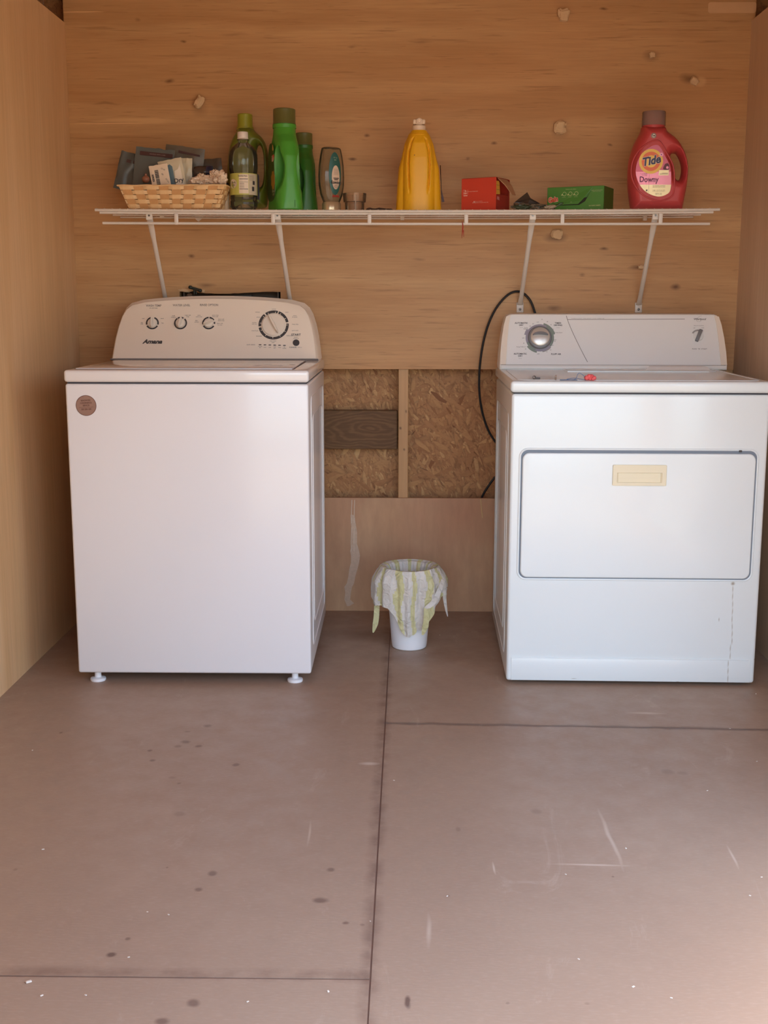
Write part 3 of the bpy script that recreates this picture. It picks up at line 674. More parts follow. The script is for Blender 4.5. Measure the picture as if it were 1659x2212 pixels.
dialc = (-.2299+x_+.0, .109)
DM = MK @ T(dialc[0], dialc[1], .0014)
def dsec(r0, r1, a0, a1, mt, z=.0006): B().ringsec(r0, r1, radians(a0), radians(a1), .0001, z, DM).build('dial_band', mt, dc)
dsec(.040, .0478, 0, 360, M_dlil); dsec(.0478, .0535, 15, 75, M_dgreen); dsec(.0478, .0535, 145, 168, M_dlil); dsec(.0478, .0535, 215, 258, M_dgreen); dsec(.0478, .051, 280, 318, M_ink3)
dsec(.0405, .0475, -40, 60, M_dgreen, .0009); dsec(.0405, .0475, 200, 250, M_dgreen, .0009)
dl_ = B().lathe([(.040, 0), (.040, .006), (.0375, .011), (.033, .013)], 40, DM).build('timer_dial', M_dgrey, dc)
B().lathe([(.033, .0128), (.0315, .018), (.027, .0205), (0, .021)], 40, DM).build('dial_cap', M_silver, dc, label='polished silver dial cap')
gr = smooth_poly([(-.0285, 0), (-.018, .0095), (0, .013), (.018, .0095), (.0285, 0), (.016, .0015), (0, .0025), (-.016, .0015)], 2)
B().loft([[(x, y, .0195) for x, y in gr], [(x, y, .027) for x, y in gr], [(x*.92, y*.9+.0004, .0285) for x, y in gr]], M=DM @ T(0, .002, 0)).build('dial_grip', M_dgrey, dc)
dt('AUTOMATIC\nDRY', -.292, .157, .0075, .0002, M_ink, al='CENTER'); dt('less dry', -.292, .145, .0035, mt=M_ink3); dt('TIMED\nDRYING', -.168, .157, .0075, .0002, M_ink); dt('minutes', -.168, .145, .0035, mt=M_ink3)
dt('AUTOMATIC\nDRY', -.296, .049, .0075, .0002, M_ink); dt('less dry', -.296, .037, .0035, mt=M_ink3); dt('FLUFF AIR', -.176, .052, .0075, .0002, M_ink)
for s_, x, y in (('Energy\nPreferred', -.276, .142), ('OFF', -.236, .164), ('OFF', -.2855, .108), ('OFF', -.2355, .0525), ('50', -.222, .1735), ('40', -.204, .166), ('30', -.192, .155), ('20', -.185, .139), ('Wrinkle Guard', -.168, .1275), ('10', -.183, .121), ('Touch\nUp', -.180, .100), ('OFF', -.188, .083), ('Energy Preferred', -.293, .0775), ('20', -.194, .067), ('10', -.207, .060), ('40', -.278, .070), ('30', -.284, .09), ('60', -.276, .129), ('90', -.262, .150), ('80', -.252, .158)):
    dt(s_, x, y, .0045, mt=M_ink2)
def line(pts, w, mt, name='printed_line'):
    b_ = B()
    for i in range(len(pts)-1):
        a, c = Vector(pts[i]), Vector(pts[i+1]); d = (c-a).normalized(); n = Vector((-d.y, d.x))*w
        b_.prism([tuple(a-n), tuple(c-n), tuple(c+n), tuple(a+n)], .0014, .0017, MK)
    return b_.build(name, mt, dc, smooth=0)
cv = [(-.1401+x_+i/10*(.0691), .1870-.0145*0-(i/10)**.85*.162) for i in range(11)]
line(cv, .0008, M_ink2); line([(-.136+x_, .1735), (.2576+x_, .1757)], .0007, M_ink2)
dt('COMMERCIAL QUALITY  SUPER CAPACITY  5 CYCLE 3 TEMPERATURE', -.068, .1775, .0036, mt=M_ink3, sx=1)
dt('Whirlpool', .3075, .1755, .0098, .0002, M_ink2, 1.0, .25)
line([(.309+x_+.011*cos(a)*1.1, .1765+.009*sin(a)+.004*cos(a)) for a in [radians(60+i*12) for i in range(20)]], .0003, M_ink3, 'swirl_mark')
dt('END OF CYCLE SIGNAL', .304, .1525, .0032); dt('OFF', .2885, .1445, .0036); dt('LOUD', .3165, .145, .0036)
dt('PUSH TO START', .3038, .0712, .0062, .0002, M_ink2, space=1.9, sx=.62)
SK = MK @ T(.3007+x_, .1155, .0014)
B().ringsec(.0185, .0235, radians(50), radians(150), .0001, .0007, SK).build('signal_band', M_ink3, dc)
B().lathe([(.0165, 0), (.0165, .004), (.015, .006), (0, .0062)], 28, SK).build('start_knob', M_dplast, dc)
B().bbox((-.0058, -.0215, .004), (.0058, .0215, .016), .002, 2, SK @ RZ(radians(-22))).build('start_knob_grip', M_dgrey, dc, label='grey bar grip of the start knob')
# lint screen door at the back of the top
llp = [(-.155, .455), (.30, .455), (.33, .485), (.33, .585), (-.12, .585), (-.155, .55)]
ll = B().loft([[(x, y, .9036) for x, y in llp], [(x*.997, y, .9072) for x, y in llp], [(x*.985+.001, .52+(y-.52)*.95, .9085) for x, y in llp]]).build('lint_door', M_denam, DYX)
hp = [(-.01, .0), (.20, .0), (.165, .03), (.03, .03)]
B().loft([[(.115+x, .50+y, .9084) for x, y in hp], [(.115+x*.9+.01, .512+y*.9, .9185) for x, y in hp], [(.115+x*.86+.014, .53+y*.7, .9195) for x, y in hp]]).build('lint_door_handle', M_dplast, ll)

# ------------------------------------------------------------------ small things on the dryer
DZ = .9041
p = atz(1160, 820, DZ)
bo = thing('loose_bolt', 'small dark metal bolt lying on the dryer top near its left end', 'bolt', (p.x, p.y, DZ+.0045), .25)
B().tube([(-.006, 0, .0), (.009, 0, -.0005)], .0028, 10).build('shank', M_screw, bo)
b = B(); b.tube([(-.009+.0042*cos(a), .0, .002+.0042*sin(a)) for a in [2*pi*i/14 for i in range(14)]], .0016, 8, closed=True); b.build('bolt_head', M_screw, bo)
p = atz(1200, 822, DZ)
sp_ = [(.003*sin(i*1.1), .003*cos(i*1.3), .0014+.0138*i/20) for i in range(21)]
o = B().tube(smooth_poly(sp_, 1, False), .0008, 6).build('twisted_wire', mat('bright_wire', srgb(190, 186, 180), .25, .9)); o.location = (p.x, p.y, DZ)
tag(o, 'tiny bright twisted wire standing between the bolt and the blue cord', 'wire')
p = atz(1274, 822, DZ)
M_pink = mat('pink_foam', srgb(226, 98, 98), .6, var=.15, vscale=120)
ep = thing('pink_earplug_cluster', 'crumpled pink rubber rosette with a thin blue cord on the dryer top', 'earplugs', (p.x, p.y, DZ), 0)
b = B()
for i, (x, z, r) in enumerate([(-.010, .008, .007), (-.003, .012, .0065), (.006, .0105, .0075), (.012, .0075, .0062), (.001, .0055, .0062), (-.006, .0055, .006), (.008, .0050, .0055)]): lump(r, r, min(r, z), i, .18, 8, 2.5, T(x, (i % 3-1)*.004, z), b=b)
b.build('rosette', M_pink, ep)
M_blue = mat('blue_cord', srgb(92, 120, 158), .5)
pts = [(-.012, 0, .006), (-.020, 0, .016), (-.030, .0, .0225), (-.036, .0, .018), (-.038, -.002, .007), (-.044, -.002, .002), (-.075, -.004, .0015), (-.090, .002, .0015), (-.06, .006, .0015), (-.03, .004, .0015), (-.05, -.006, .0016), (-.072, -.001, .0030), (-.045, .003, .0075), (-.02, .0, .003), (-.012, -.004, .0015)]
B().tube(smooth_poly(pts, 2, False), .0009, 6).build('cord', M_blue, ep, label='thin blue cord')

# ------------------------------------------------------------------ power cord
pts = [at(1170, 760, -.03), at(1164, 710, -.025), at(1156, 676, -.02), at(1147, 650, -.016), at(1133, 634, -.012), at(1116, 628, -.012), at(1096, 636, -.014), at(1072, 663, -.018), at(1054, 700, -.022), at(1042, 745, -.025), at(1035, 800, -.02), at(1035, 850, -.005),
       at(1041, 890, .005), at(1052, 925, .01), at(1066, 950, .01), at(1085, 972, .01), at(1090, 995, .012), at(1080, 1018, .016), at(1060, 1042, .02), at(1042, 1070, .03), at(1036, 1090, .04), at(1034, 1120, .045)]
o = B().tube(smooth_poly([tuple(p) for p in pts], 2, False), .0042, 10).build('power_cord', M_black)
tag(o, 'black power cord looping up the wall behind the dryer', 'cord')

# ------------------------------------------------------------------ wire shelf
SZ, SY = 1.4215, -.33
sh = thing('wire_shelf', 'long white coated wire wall shelf carrying the laundry supplies', 'shelf', (0, 0, 0))
sag = lambda x: -.0045*(1-(x/1.0)**2) if abs(x) < 1 else 0
def rod(name, x0, x1, y, z, r, dz=lambda x: 0): return B().tube([(x0+(x1-x0)*i/16, y, z+dz(x0+(x1-x0)*i/16)) for i in range(17)], r, 8).build(name, M_wire, sh)
rod('front_rod', -1.0046, 1.0025, SY, SZ-.0035, .0042, sag); rod('front_rod', -.99, .983, SY+.003, SZ-.0115, .0040, sag)
for y in (-.22, -.115, -.008): rod('long_rod', -1.0, .995, y, SZ-.0042, .0028, sag)
rod('lip_rod', -.9808, .9727, SY-.001, 1.3768, .0042, lambda x: -.003*(x+1)*.5-.0015*(1-x*x))
nC = 80
proto = B().tube([(0, -.004, .0), (0, SY+.003, 0), (0, SY-.0025, -.001), (0, SY-.003, -.006)], .0013, 6).build('cross_wire', M_wire, sh)
for i in range(nC):
    x = -1.0+i*(2.0/(nC-1))*.9985
    if i == 0: c = proto
    else: c = proto.copy(); COL.objects.link(c)
    c.parent = sh; c.location = (x, 0, SZ+.001+sag(x))
for px in (381, 590, 798, 1007, 1215, 1427):
    p = at(px, 468, SY); z0_ = 1.3768+.006; B().bbox((p.x-.0065, SY-.005, 1.371), (p.x+.0065, SY+.003, SZ-.012+sag(p.x)), .003, 2).build('lip_spacer', M_wire, sh)
    B().box((p.x-.0014, SY-.0062, 1.374), (p.x+.0014, SY-.0045, SZ-.015+sag(p.x))).build('spacer_rib', M_wire, sh, smooth=0)
for x, xb, zb in ((-.832, -.848, 1.1456), (-.416, -.4075, 1.12), (.408, .4027, 1.13), (.8013, .819, 1.13)):
    b = B(); pa = Vector((x, SY+.012, SZ-.022)); pb = Vector((xb, -.008, 1.118))
    pts = [pa.lerp(pb, i/12) for i in range(13)]
    W = [(.0105, .003)]*1+[(.010, .0035), (.0095, .005)]+[(.0078, .0062)]*8+[(.008, .006), (.010, .003)]
    rings = []
    d = (pb-pa).normalized(); u = Vector((1, 0, 0)); w = d.cross(u).normalized()
    for q, (rx, ry) in zip(pts, W): rings.append([q+u*rx*cos(2*pi*j/12)+w*ry*sin(2*pi*j/12) for j in range(12)])
    b.loft(rings); br = b.build('support_brace', M_wire, sh)
    B().bbox((xb-.0125, -.0045, 1.090), (xb+.0125, -.0005, 1.125), .0018, 2).build('brace_foot', M_wire, br)
    B().lathe([(.0045, 0), (.0045, .0012), (.003, .002), (0, .002)], 12, frame((xb, -.0045, 1.1015))).build('screw', M_screw, br)
    B().lathe([(.0035, 0), (.003, .001), (0, .001)], 10, frame((x, SY+.0085, SZ-.0205))).build('rivet', M_screw, br)
    B().bbox((x-.010, SY+.009, SZ-.034), (x+.010, SY+.0115, SZ-.008), .001, 1).build('brace_head', M_wire, br)
for px, py in ((347, 461), (869, 467), (1396, 468)):
    p = at(px, py, -.03); B().bbox((p.x-.007, -.014, p.z-.012), (p.x+.007, -.001, p.z+.010), .002, 2).build('wall_clip', M_wire, sh)
p = at(432, 466, -.004)
B().prism([(p.x-.020, p.z+.008), (p.x+.019, p.z+.008), (p.x+.004, p.z-.012), (p.x-.006, p.z-.020), (p.x-.016, p.z-.012)], .0005, .004, MW).build('drywall_chip', M_wire, sh, smooth=0)
# red strip hanging from the lip rod
pt_ = [at(999, 480, SY-.006), at(1000, 490, SY-.006), at(999, 500, SY-.007), at(997.5, 515, SY-.008)]
b = B(); 
for i in range(3): b.tube([tuple(pt_[i]), tuple(pt_[i+1])], [(.0012, .0025, .002, .0006)[i], (.0012, .0025, .002, .0006)[i+1]], 6)
b.tube([tuple(at(999, 480, SY-.006)), tuple(Vector((.1805, SY-.002, 1.3815)))], .001, 6)
b.tube([tuple(at(1001, 497, SY-.006)), tuple(at(1002, 512, SY-.006))], [.0016, .0008], 6)
o = b.build('hanging_red_strip', mat('red_strip', srgb(160, 52, 38), .6)); tag(o, 'thin torn red strip hanging from the shelf lip', 'strip')

DK = SZ+.0024      # top of the cross wires, ends
dk = lambda x: DK+sag(x)
exec_note = None
# ------------------------------------------------------------------ pillow shapes
def pillow(w, h, t, M, nx=14, ny=14, wr=.002, seed=0, b=None, bend=0, mi=0):
    b = b or B(); V = []; F = []
    for sg in (1, -1):
        for j in range(ny+1):
            for i in range(nx+1):
                u, v = i/nx*2-1, j/ny*2-1; e_ = (max(0, 1-abs(u)**4)*max(0, 1-abs(v)**4))**.6
                n_ = noise.noise(Vector((u*2+seed*3.1, v*2, seed)))*wr*2+noise.noise(Vector((u*6+seed, v*6, 2)))*wr
                V.append((u*w/2+(.01*w*noise.noise(Vector((v*3, seed, 1))) if abs(u) > .99 else 0), v*h/2+(.02*h*noise.noise(Vector((u*3, seed, 5))) if abs(v) > .99 else 0), sg*(t/2*e_+.0002)+n_+bend*u*u))
    n = (nx+1)*(ny+1)
    for s_ in (0, 1):
        for j in range(ny):
            for i in range(nx):
                a = s_*n+j*(nx+1)+i; F.append((a, a+1, a+nx+2, a+nx+1))
    bd = [j*(nx+1)+i for i, j in [(i, 0) for i in range(nx)]+[(nx, j) for j in range(ny)]+[(nx-i, ny) for i in range(nx)]+[(0, ny-j) for j in range(ny)]]
    for k in range(len(bd)): a, c = bd[k], bd[(k+1) % len(bd)]; F.append((a, c, c+n, a+n))
    return b.add(V, F, M, mi)

# ------------------------------------------------------------------ woven basket
M_weave = mat('wood_splint', srgb(228, 190, 138), .55, var=.14, vscale=55, bump=.1, bscale=300); M_weave2 = mat('wood_splint_dark', srgb(202, 152, 98), .55, var=.16, vscale=45)
BX, BY = -.752, -.222
bx = BX; bz = dk(bx)+.001
bk_ = thing('woven_basket', 'shallow woven wood splint basket filled with packets on the shelf', 'basket', (bx, BY, bz), radians(-2))
Hh = .0745
def per(z):  # half sizes at height
    t = z/Hh; return .147+.027*t, .078+.022*t
def perim(z, off, ph, n=104):
    hx, hy = per(z); P = []
    tot = 4*(hx+hy); r_ = .012
    for i in range(n):
        s_ = i/n*tot; 
        if s_ < 2*hx: x, y, nx_, ny_ = -hx+s_, -hy, 0, -1
        elif s_ < 2*hx+2*hy: x, y, nx_, ny_ = hx, -hy+s_-2*hx, 1, 0
        elif s_ < 4*hx+2*hy: x, y, nx_, ny_ = hx-(s_-2*hx-2*hy), hy, 0, 1
        else: x, y, nx_, ny_ = -hx, hy-(s_-4*hx-2*hy), -1, 0
        w_ = math.tanh(3.0*sin(i/n*pi*26*1+ph))*off-.0004
        P.append((x+nx_*w_, y+ny_*w_))
    return P
for k in range(5):
    z0_ = .003+k*.0142; z1_ = z0_+.0122; b = B(); ph = pi*k
    A = perim(z0_, .0027, ph, 208); C_ = perim(z1_, .0027, ph, 208)
    inn = lambda P: [(x*.994, y*.989) for x, y in P]
    b.loft([[(x, y, z0_) for x, y in A], [(x, y, z1_) for x, y in C_], [(x, y, z1_) for x, y in inn(C_)], [(x, y, z0_) for x, y in inn(A)], [(x, y, z0_) for x, y in A]], (False, False))
    b.build('weaver_splint', M_weave, bk_, smooth=50)
n = 26
for i in range(n):
    s_ = (i+.5)/n
    b = B(); rows = []
    for j in range(0, 21):
        z = Hh*j/20; hx, hy = per(z); P = perim(z, 0, 0, 208); q = P[int(s_*208) % 208]; qa = P[(int(s_*208)-3) % 208]; qb = P[(int(s_*208)+3) % 208]
        row = int(min(4, max(0, (z-.003)/.0142))); w_ = -.0015*sin(pi*26*s_*1+pi*row)*1.0
        on = Vector((q[0]/abs(hx), 0, 0)) if abs(abs(q[0])-hx) < 1e-3 and abs(q[1]) < hy-.001 else Vector((0, math.copysign(1, q[1]), 0))
        a_, c_ = Vector((*qa, z)), Vector((*qb, z)); w2 = on*.0009
        rows.append([a_+w2, c_+w2, c_+w2-on*.0009, a_+w2-on*.0009])
    b.loft(rows); b.build('stake_splint', M_weave2, bk_, smooth=50)
hx, hy = per(Hh)
for off in (.0022, -.0026):
    P = perim(Hh, 0, 0, 104); P = [(x+math.copysign(off, x) if abs(abs(x)-hx) < .002 else x, y+math.copysign(off, y) if abs(abs(y)-hy) < .002 else y) for x, y in P]
    b = B(); b.tube([(x, y, Hh-.002+.0006*sin(i*.9)) for i, (x, y) in enumerate(P)], .0026, 6, closed=True); b.build('rim_splint', M_weave, bk_)
B().box((-.146, -.077, .0), (.146, .077, .002)).build('base', M_weave2, bk_, smooth=0)

# contents of the basket; corner coordinates are real places inside it
M_mail = mat('grey_mailer', srgb(98, 104, 102), .32, var=.08, vscale=20, bump=.15, bscale=40); M_mail2 = mat('grey_mailer_dark', srgb(86, 90, 88), .35, var=.08, bump=.15, bscale=40)
M_maroon = mat('maroon_print', srgb(74, 46, 46), .4); M_paleink = mat('pale_print', srgb(150, 128, 124), .5)
def packet(name, label, cat, tl, tr, w, h, t, y, mt, lean=.12, seed=1, group=None, wr=.0025):
    "top corners given as photograph places on plane y"
    a, c = at(*tl, y), at(*tr, y); d = (c-a).normalized(); mid = (a+c)/2; w = w or (c-a).length
    U = Vector((-d.z, 0, d.x)); U = (U+Vector((0, lean, 0))).normalized(); X = d
    M = frame(mid-U*h/2, X, (U-X*U.dot(X)))
    o = thing(name, label, cat, M.translation, 0, group); ML = M.copy(); ML.translation = (0, 0, 0)
    pk = pillow(w, h, t, ML, seed=seed, wr=wr).build('packet_body', mt, o, smooth=60)
    return o, ML, w, h, t
yb = BY
o, ML, w, h, t = packet('mailer_pouch', 'grey pouch leaning out of the basket at its far left', 'pouch', (267, 326), (306, 336), .075, .125, .008, yb+.03, M_mail2, .10, 2)
B().prism([(-.012, .028), (.034, .030), (.034, .040), (-.012, .038)], 0, .0003, ML @ T(0, 0, .0062)).build('printed_band', M_maroon, o)
o, ML, w, h, t = packet('mailer_pouch', 'grey pouch with maroon printed band, tallest in the left of the basket', 'pouch', (294, 316), (378, 325), None, .140, .010, yb+.012, M_mail, .12, 3)
B().prism(rrect(-.048, .042, .060, .055, .002), 0, .0003, ML @ T(0, 0, .0072)).build('printed_band', M_maroon, o)
text('HANDLE WITH CARE', .0055, ML @ T(.01, .0485, .0077), M_paleink, o, 'band_print', ext=.0001)
o, ML, w, h, t = packet('mailer_pouch', 'olive grey pouch behind the others in the middle of the basket', 'pouch', (359, 311), (443, 323), None, .135, .009, yb+.052, mat('olive_mailer', srgb(104, 96, 84), .35, var=.12), .06, 5)
B().prism([(-.02, .044), (.052, .040), (.052, .046), (-.02, .052)], 0, .0003, ML @ T(0, 0, .0066)).build('printed_band', M_maroon, o)
o, ML, w, h, t = packet('mailer_pouch', 'dark grey pouch low at the back right of the basket', 'pouch', (405, 347), (478, 341), None, .10, .006, yb+.066, mat('dark_mailer', srgb(84, 72, 60), .35, var=.12), .05, 8)
M_card = mat('cream_card', srgb(226, 206, 182), .5); M_clearp = mat('milky_bag', srgb(206, 196, 170), .25, var=.06); M_teal = mat('blue_band', srgb(92, 116, 128), .45)
o, ML, w, h, t = packet('clear_packet', 'milky clear packet standing behind the white boxes in the basket', 'packet', (384, 341), (414, 342), .05, .095, .006, yb-.012, M_clearp, .05, 9)
o, ML, w, h, t = packet('blue_striped_packet', 'white packet with a slanted blue stripe, bagged, in the basket', 'packet', (340, 350), (391, 339.5), None, .100, .008, yb-.040, M_clearp, .06, 11, wr=.0008)
B().prism([(-.014, -.048), (.006, -.048), (.006, .026), (-.001, .034), (-.014, .030)], .0, .0004, ML @ T(0, 0, .0052)).build('blue_stripe', M_teal, o)
B().prism([(.006, -.048), (.030, -.048), (.032, .030), (.022, .014), (.010, .010)], .0, .0004, ML @ T(0, 0, .0052)).build('white_face', mat('white_face', srgb(232, 222, 206), .3), o)
text('Dry', .020, ML @ T(.018, -.022, .0058) @ RZ(radians(0)), M_ink, o, 'packet_print', off=.0004, ext=.0001)
o, ML, w, h, t = packet('barcode_box', 'small cream card box with a barcode, front of the basket', 'box', (321, 359.5), (361, 352.5), None, .085, .004, yb-.058, M_card, .05, 13, wr=.0002)
b = B(); x = -.0
rnd = random.Random(3)
zz = .026
while zz > -.035:
    hgt = rnd.choice((.0007, .0011, .0018, .0026)); b.prism([(-.014, zz-hgt), (-.002, zz-hgt), (-.002, zz), (-.014, zz)], .0, .0003, ML @ T(0, 0, .0027)); zz -= hgt+rnd.choice((.0007, .0012))
b.build('barcode', M_ink, o, smooth=0)
text('SERIES', .0085, ML @ T(-.0225, .003, .003) @ RZ(radians(-90)), M_ink, o, 'box_print', off=.0003, ext=.0001)
for x, y, a in ((.014, .026, -35), (.010, .010, -50), (.02, -.008, -60), (.024, -.016, -60)): text('12-30' if y > .02 else 'EA', .0065, ML @ T(x, y, .003) @ RZ(radians(a)), M_ink2, o, 'box_print', ext=.0001)
# small brown knob, blue capped bottle, film
p = at(315, 387, yb-.06); o = thing('brown_bottle_top', 'small reddish brown rounded stopper beside the barcode box in the basket', 'stopper', tuple(p), 0)
lump(.0125, .011, .0115, 5, .08, 12, M=T()).build('bulb', mat('red_brown', srgb(142, 92, 70), .4), o)
B().lathe([(.004, 0), (.0045, .006), (.003, .0075), (0, .0075)], 12, T(0, 0, .010)).build('tip', mat('red_brown_tip', srgb(128, 82, 64), .4), o)
p = at(455, 372, yb+.01); o = thing('blue_capped_jar', 'clear jar lying on its side with a navy lid, right of basket', 'jar', tuple(p), 0)
MJ = frame((0, 0, 0), (0, 0, 1), (0, 1, 0)) @ T(0, 0, 0)
B().lathe([(0, -.055), (.017, -.053), (.02, -.04), (.02, -.003), (.018, 0)], 24, RY(radians(90)) @ T(0, 0, 0)).build('jar_body', clearmat('jar_clear', (.8, .74, .68, 1), .08, .35, srgb(120, 100, 88)), o)
B().lathe([(.021, 0), (.0215, .012), (.0205, .018), (0, .018)], 24, RY(radians(90)) @ T(0, 0, -.012)).build('jar_lid', mat('navy_lid', srgb(40, 44, 72), .35), o)
p = at(486, 388, yb-.02); o = thing('striped_capped_bottle', 'dark capped bottle with pale ribs standing at the basket right corner', 'bottle', (p.x, yb-.005, bz+.004))
B().lathe([(.0095, 0), (.0105, .003), (.0105, .050), (.009, .056)], 20).build('bottle_body', mat('pale_ribbed', srgb(198, 176, 146), .4, var=.15, vscale=200), o)
B().lathe([(.0105, .056), (.0108, .082), (.009, .085), (0, .085)], 20).build('bottle_cap', mat('black_brown_cap', srgb(54, 44, 44), .4), o)
M_film = mat('white_film', srgb(222, 196, 170), .3, var=.08, vscale=90, bump=.3, bscale=60)
b = B()
for i, (px, py, rx, rz) in enumerate([(450, 390, .036, .016), (474, 384, .024, .022), (424, 393, .022, .014), (435, 384, .016, .012), (465, 377, .016, .014)]):
    p = at(px, py, yb-.05-.004*(i % 3)); lump(rx, .018, rz, i+20, .5, 16, 2.2, T(p.x, p.y, p.z), b=b)
o = b.build('crumpled_plastic_bag', M_film, smooth=25); tag(o, 'crumpled whitish plastic bag bunched up at the right of the basket', 'plastic bag')

# ------------------------------------------------------------------ soft drink bottle
def bl(x, y): return (x, y, dk(x)+.0005)
M_pet = clearmat('clear_pet', (.93, .93, .88, 1), .03, .10, srgb(170, 160, 130))
lb = thing('clear_drink_bottle', 'empty clear drink bottle with a white cap and lime green label', 'bottle', bl(-.533, -.245)); lb.scale = (1.17, 1.17, 1)
prof = [(.0, .004), (.022, .0), (.032, .002), (.038, .012), (.0385, .030), (.0365, .034), (.0375, .038), (.0375, .118), (.0385, .122), (.0400, .135), (.0402, .165), (.0395, .178), (.037, .189), (.032, .199), (.025, .207), (.017, .213), (.0125, .217), (.0125, .222), (.016, .223), (.016, .226), (.012, .227), (.012, .232)]
B().lathe(prof, 40).build('bottle_body', M_pet, lb)
B().lathe([(.0, .0065), (.02, .0068), (.028, .012), (.012, .02), (0, .022)], 20).build('base_dimple', M_pet, lb)
M_lime = mat('lime_label', srgb(190, 186, 92), .45); M_lwhite = mat('label_white', srgb(226, 208, 186), .5)
NL = 48
def wrap(b_, a0, a1, z0, z1, r, mi=0, n=None):
    n = n or max(2, int(abs(a1-a0)/7.5)); A = [radians(a0+(a1-a0)*i/n) for i in range(n+1)]
    for i in range(n):
        q = [(cos(A[i]), sin(A[i])), (cos(A[i+1]), sin(A[i+1]))]
        V = [(x*rr, y*rr, z) for z in (z0, z1) for rr in (r, r+.0003) for x, y in q]
        b_.add(V, [(2, 3, 7, 6), (0, 1, 5, 4), (0, 1, 3, 2), (4, 5, 7, 6), (0, 2, 6, 4), (1, 3, 7, 5)], None, mi)
    return b_
wrap(B(), 0, 360, .048, .116, .0379).build('label', M_lime, lb)
wrap(B(), -102, -62, .052, .112, .0382).build('nutrition_panel', M_lwhite, lb)
wrap(B(), -60, -12, .048, .114, .0382).build('side_panel', mat('label_grey', srgb(200, 186, 160), .5), lb)
b = B()
for z, hgt, a0, a1 in ((.0965, .0018, -100, -64), (.0875, .0008, -100, -64), (.0648, .0018, -100, -64)): wrap(b, a0, a1, z, z+hgt, .0385)
for z in (.084, .0805, .077, .0735, .070): wrap(b, -99, -80, z, z+.0008, .0385)
for z in (.108, .105, .102, .099, .096, .093): wrap(b, -57, -36, z, z+.0006, .0385)
wrap(b, -42, -30, .080, .092, .0385); wrap(b, -46, -34, .06, .074, .0385)
b.build('label_print', M_ink, lb, smooth=0)
b = B(); V = []
for i in range(28):
    a = 2*pi*i/28; V.append((-132+20*cos(a), .083+.0145*sin(a)))
F_ = [(.0383*cos(radians(a)), .0383*sin(radians(a)), z) for a, z in V]; G_ = [(.0386*cos(radians(a)), .0386*sin(radians(a)), z) for a, z in V]
b.loft([F_, G_]); b.build('label_badge', M_lwhite, lb)
MT_ = frame((.0383*cos(radians(-86)), .0386*sin(radians(-86))-.0003, .1065)); text('Nutrition Facts', .0058, MT_, M_ink, lb, 'label_print', off=.0001, ext=.0001, sx=.72)
a = radians(-128); ff = frame((.0388*cos(a), .0388*sin(a), .083), (-sin(a), cos(a), 0)); text('lime\nade', .008, ff, M_ink2, lb, 'label_print', ext=.0001)
B().lathe([(.0155, .2265), (.0155, .229), (.0145, .230), (.0148, .2305), (.0148, .247), (.0138, .249), (0, .249)], 28).build('cap', M_white if False else mat('cap_white', srgb(228, 214, 204), .4), lb)

# ------------------------------------------------------------------ jugs
def jug_from(outline, hole, thick, R, y0, lo, hi, n, neck=None, taper=None):
    def f(X, Y, Z):
        d = -sd2(X, Z, outline)
        if hole: d = np.minimum(d, sd2(X, Z, hole))
        return (Y/thick)**2+np.maximum(1-d/R, 0)**2-1
    return nets(f, lo, hi, n)
tp = lambda x, y: (1340+x/9.62, 230+y/9.62)
TX, TYY = .8235, -.215
def rel(P, cx, cy, cz): 
    out = []
    for x, y in P: q = at(x, y, cy); out.append((q.x-cx, q.z-cz))
    return out
tz = dk(TX)+.0005
OUT = rel([tp(*q) for q in [(445,415),(430,470),(425,520),(380,610),(290,760),(220,950),(170,1150),(150,1400),(155,1700),(180,1900),(215,2150),(240,2190),(1240,2190),(1270,2150),(1315,1900),(1360,1700),(1395,1400),(1390,1200),(1340,980),(1250,800),(1120,640),(1000,560),(945,510),(930,415)]], TX, TYY, tz)
zmin = min(z for x, z in OUT); OUT = [(x, max(z, .001) if z < .012 else z) for x, z in OUT]
OUT = smooth_poly(OUT, 2)
HOLE = smooth_poly(rel([tp(*q) for q in [(1020,1040),(1050,975),(1165,975),(1225,1080),(1272,1220),(1278,1350),(1245,1500),(1205,1545),(1140,1530),(1105,1450),(1092,1300),(1062,1180),(1022,1100)]], TX, TYY, tz), 2)
M_tide = mat('red_jug', srgb(194, 70, 72), .42, bump=.06, bscale=300)
td = thing('red_detergent_jug', 'large red detergent jug with grey cap and loop handle on the shelf right', 'detergent jug', (TX, TYY, tz))
V, Q = jug_from(OUT, HOLE, .055, .030, 0, (-.115, -.06, -.004), (.115, .06, .275), (100, 44, 118))
b = B().add(V, Q)
lab = rel([(1419,311.6),(1426.8,318),(1436.4,336.6),(1446,354),(1449,367.5),(1450,386.8),(1449,409),(1444,418.6),(1426.8,425.4),(1412,423.4),(1394,414.8),(1381.5,400.3),(1373.8,382),(1372.8,365.6),(1376.6,348.2),(1386.3,331.8),(1402.7,317.4)], TX, TYY-.055, tz)
lab = smooth_poly(lab, 2)
lc = (sum(x for x, z in lab)/len(lab), sum(z for x, z in lab)/len(lab))
ringp = [(lc[0]+(x-lc[0])*1.22-.001, lc[1]+(z-lc[1])*1.17) for x, z in lab]
b.tube([(x, -.0545, z) for x, z in ringp if True], .0028, 8, closed=True)
b.build('jug_body', M_tide, td, smooth=60)
M_tl = mat('label_pink', srgb(182, 84, 96), .22, .45); M_tl2 = mat('label_rose', srgb(210, 124, 134), .2, .5); M_tl3 = mat('label_gold', srgb(232, 206, 156), .22, .35)
ML = frame((0, -.0553, 0)); 
lo_ = B().prism(lab, -.001, .0006, ML).build('label', M_tl, td)
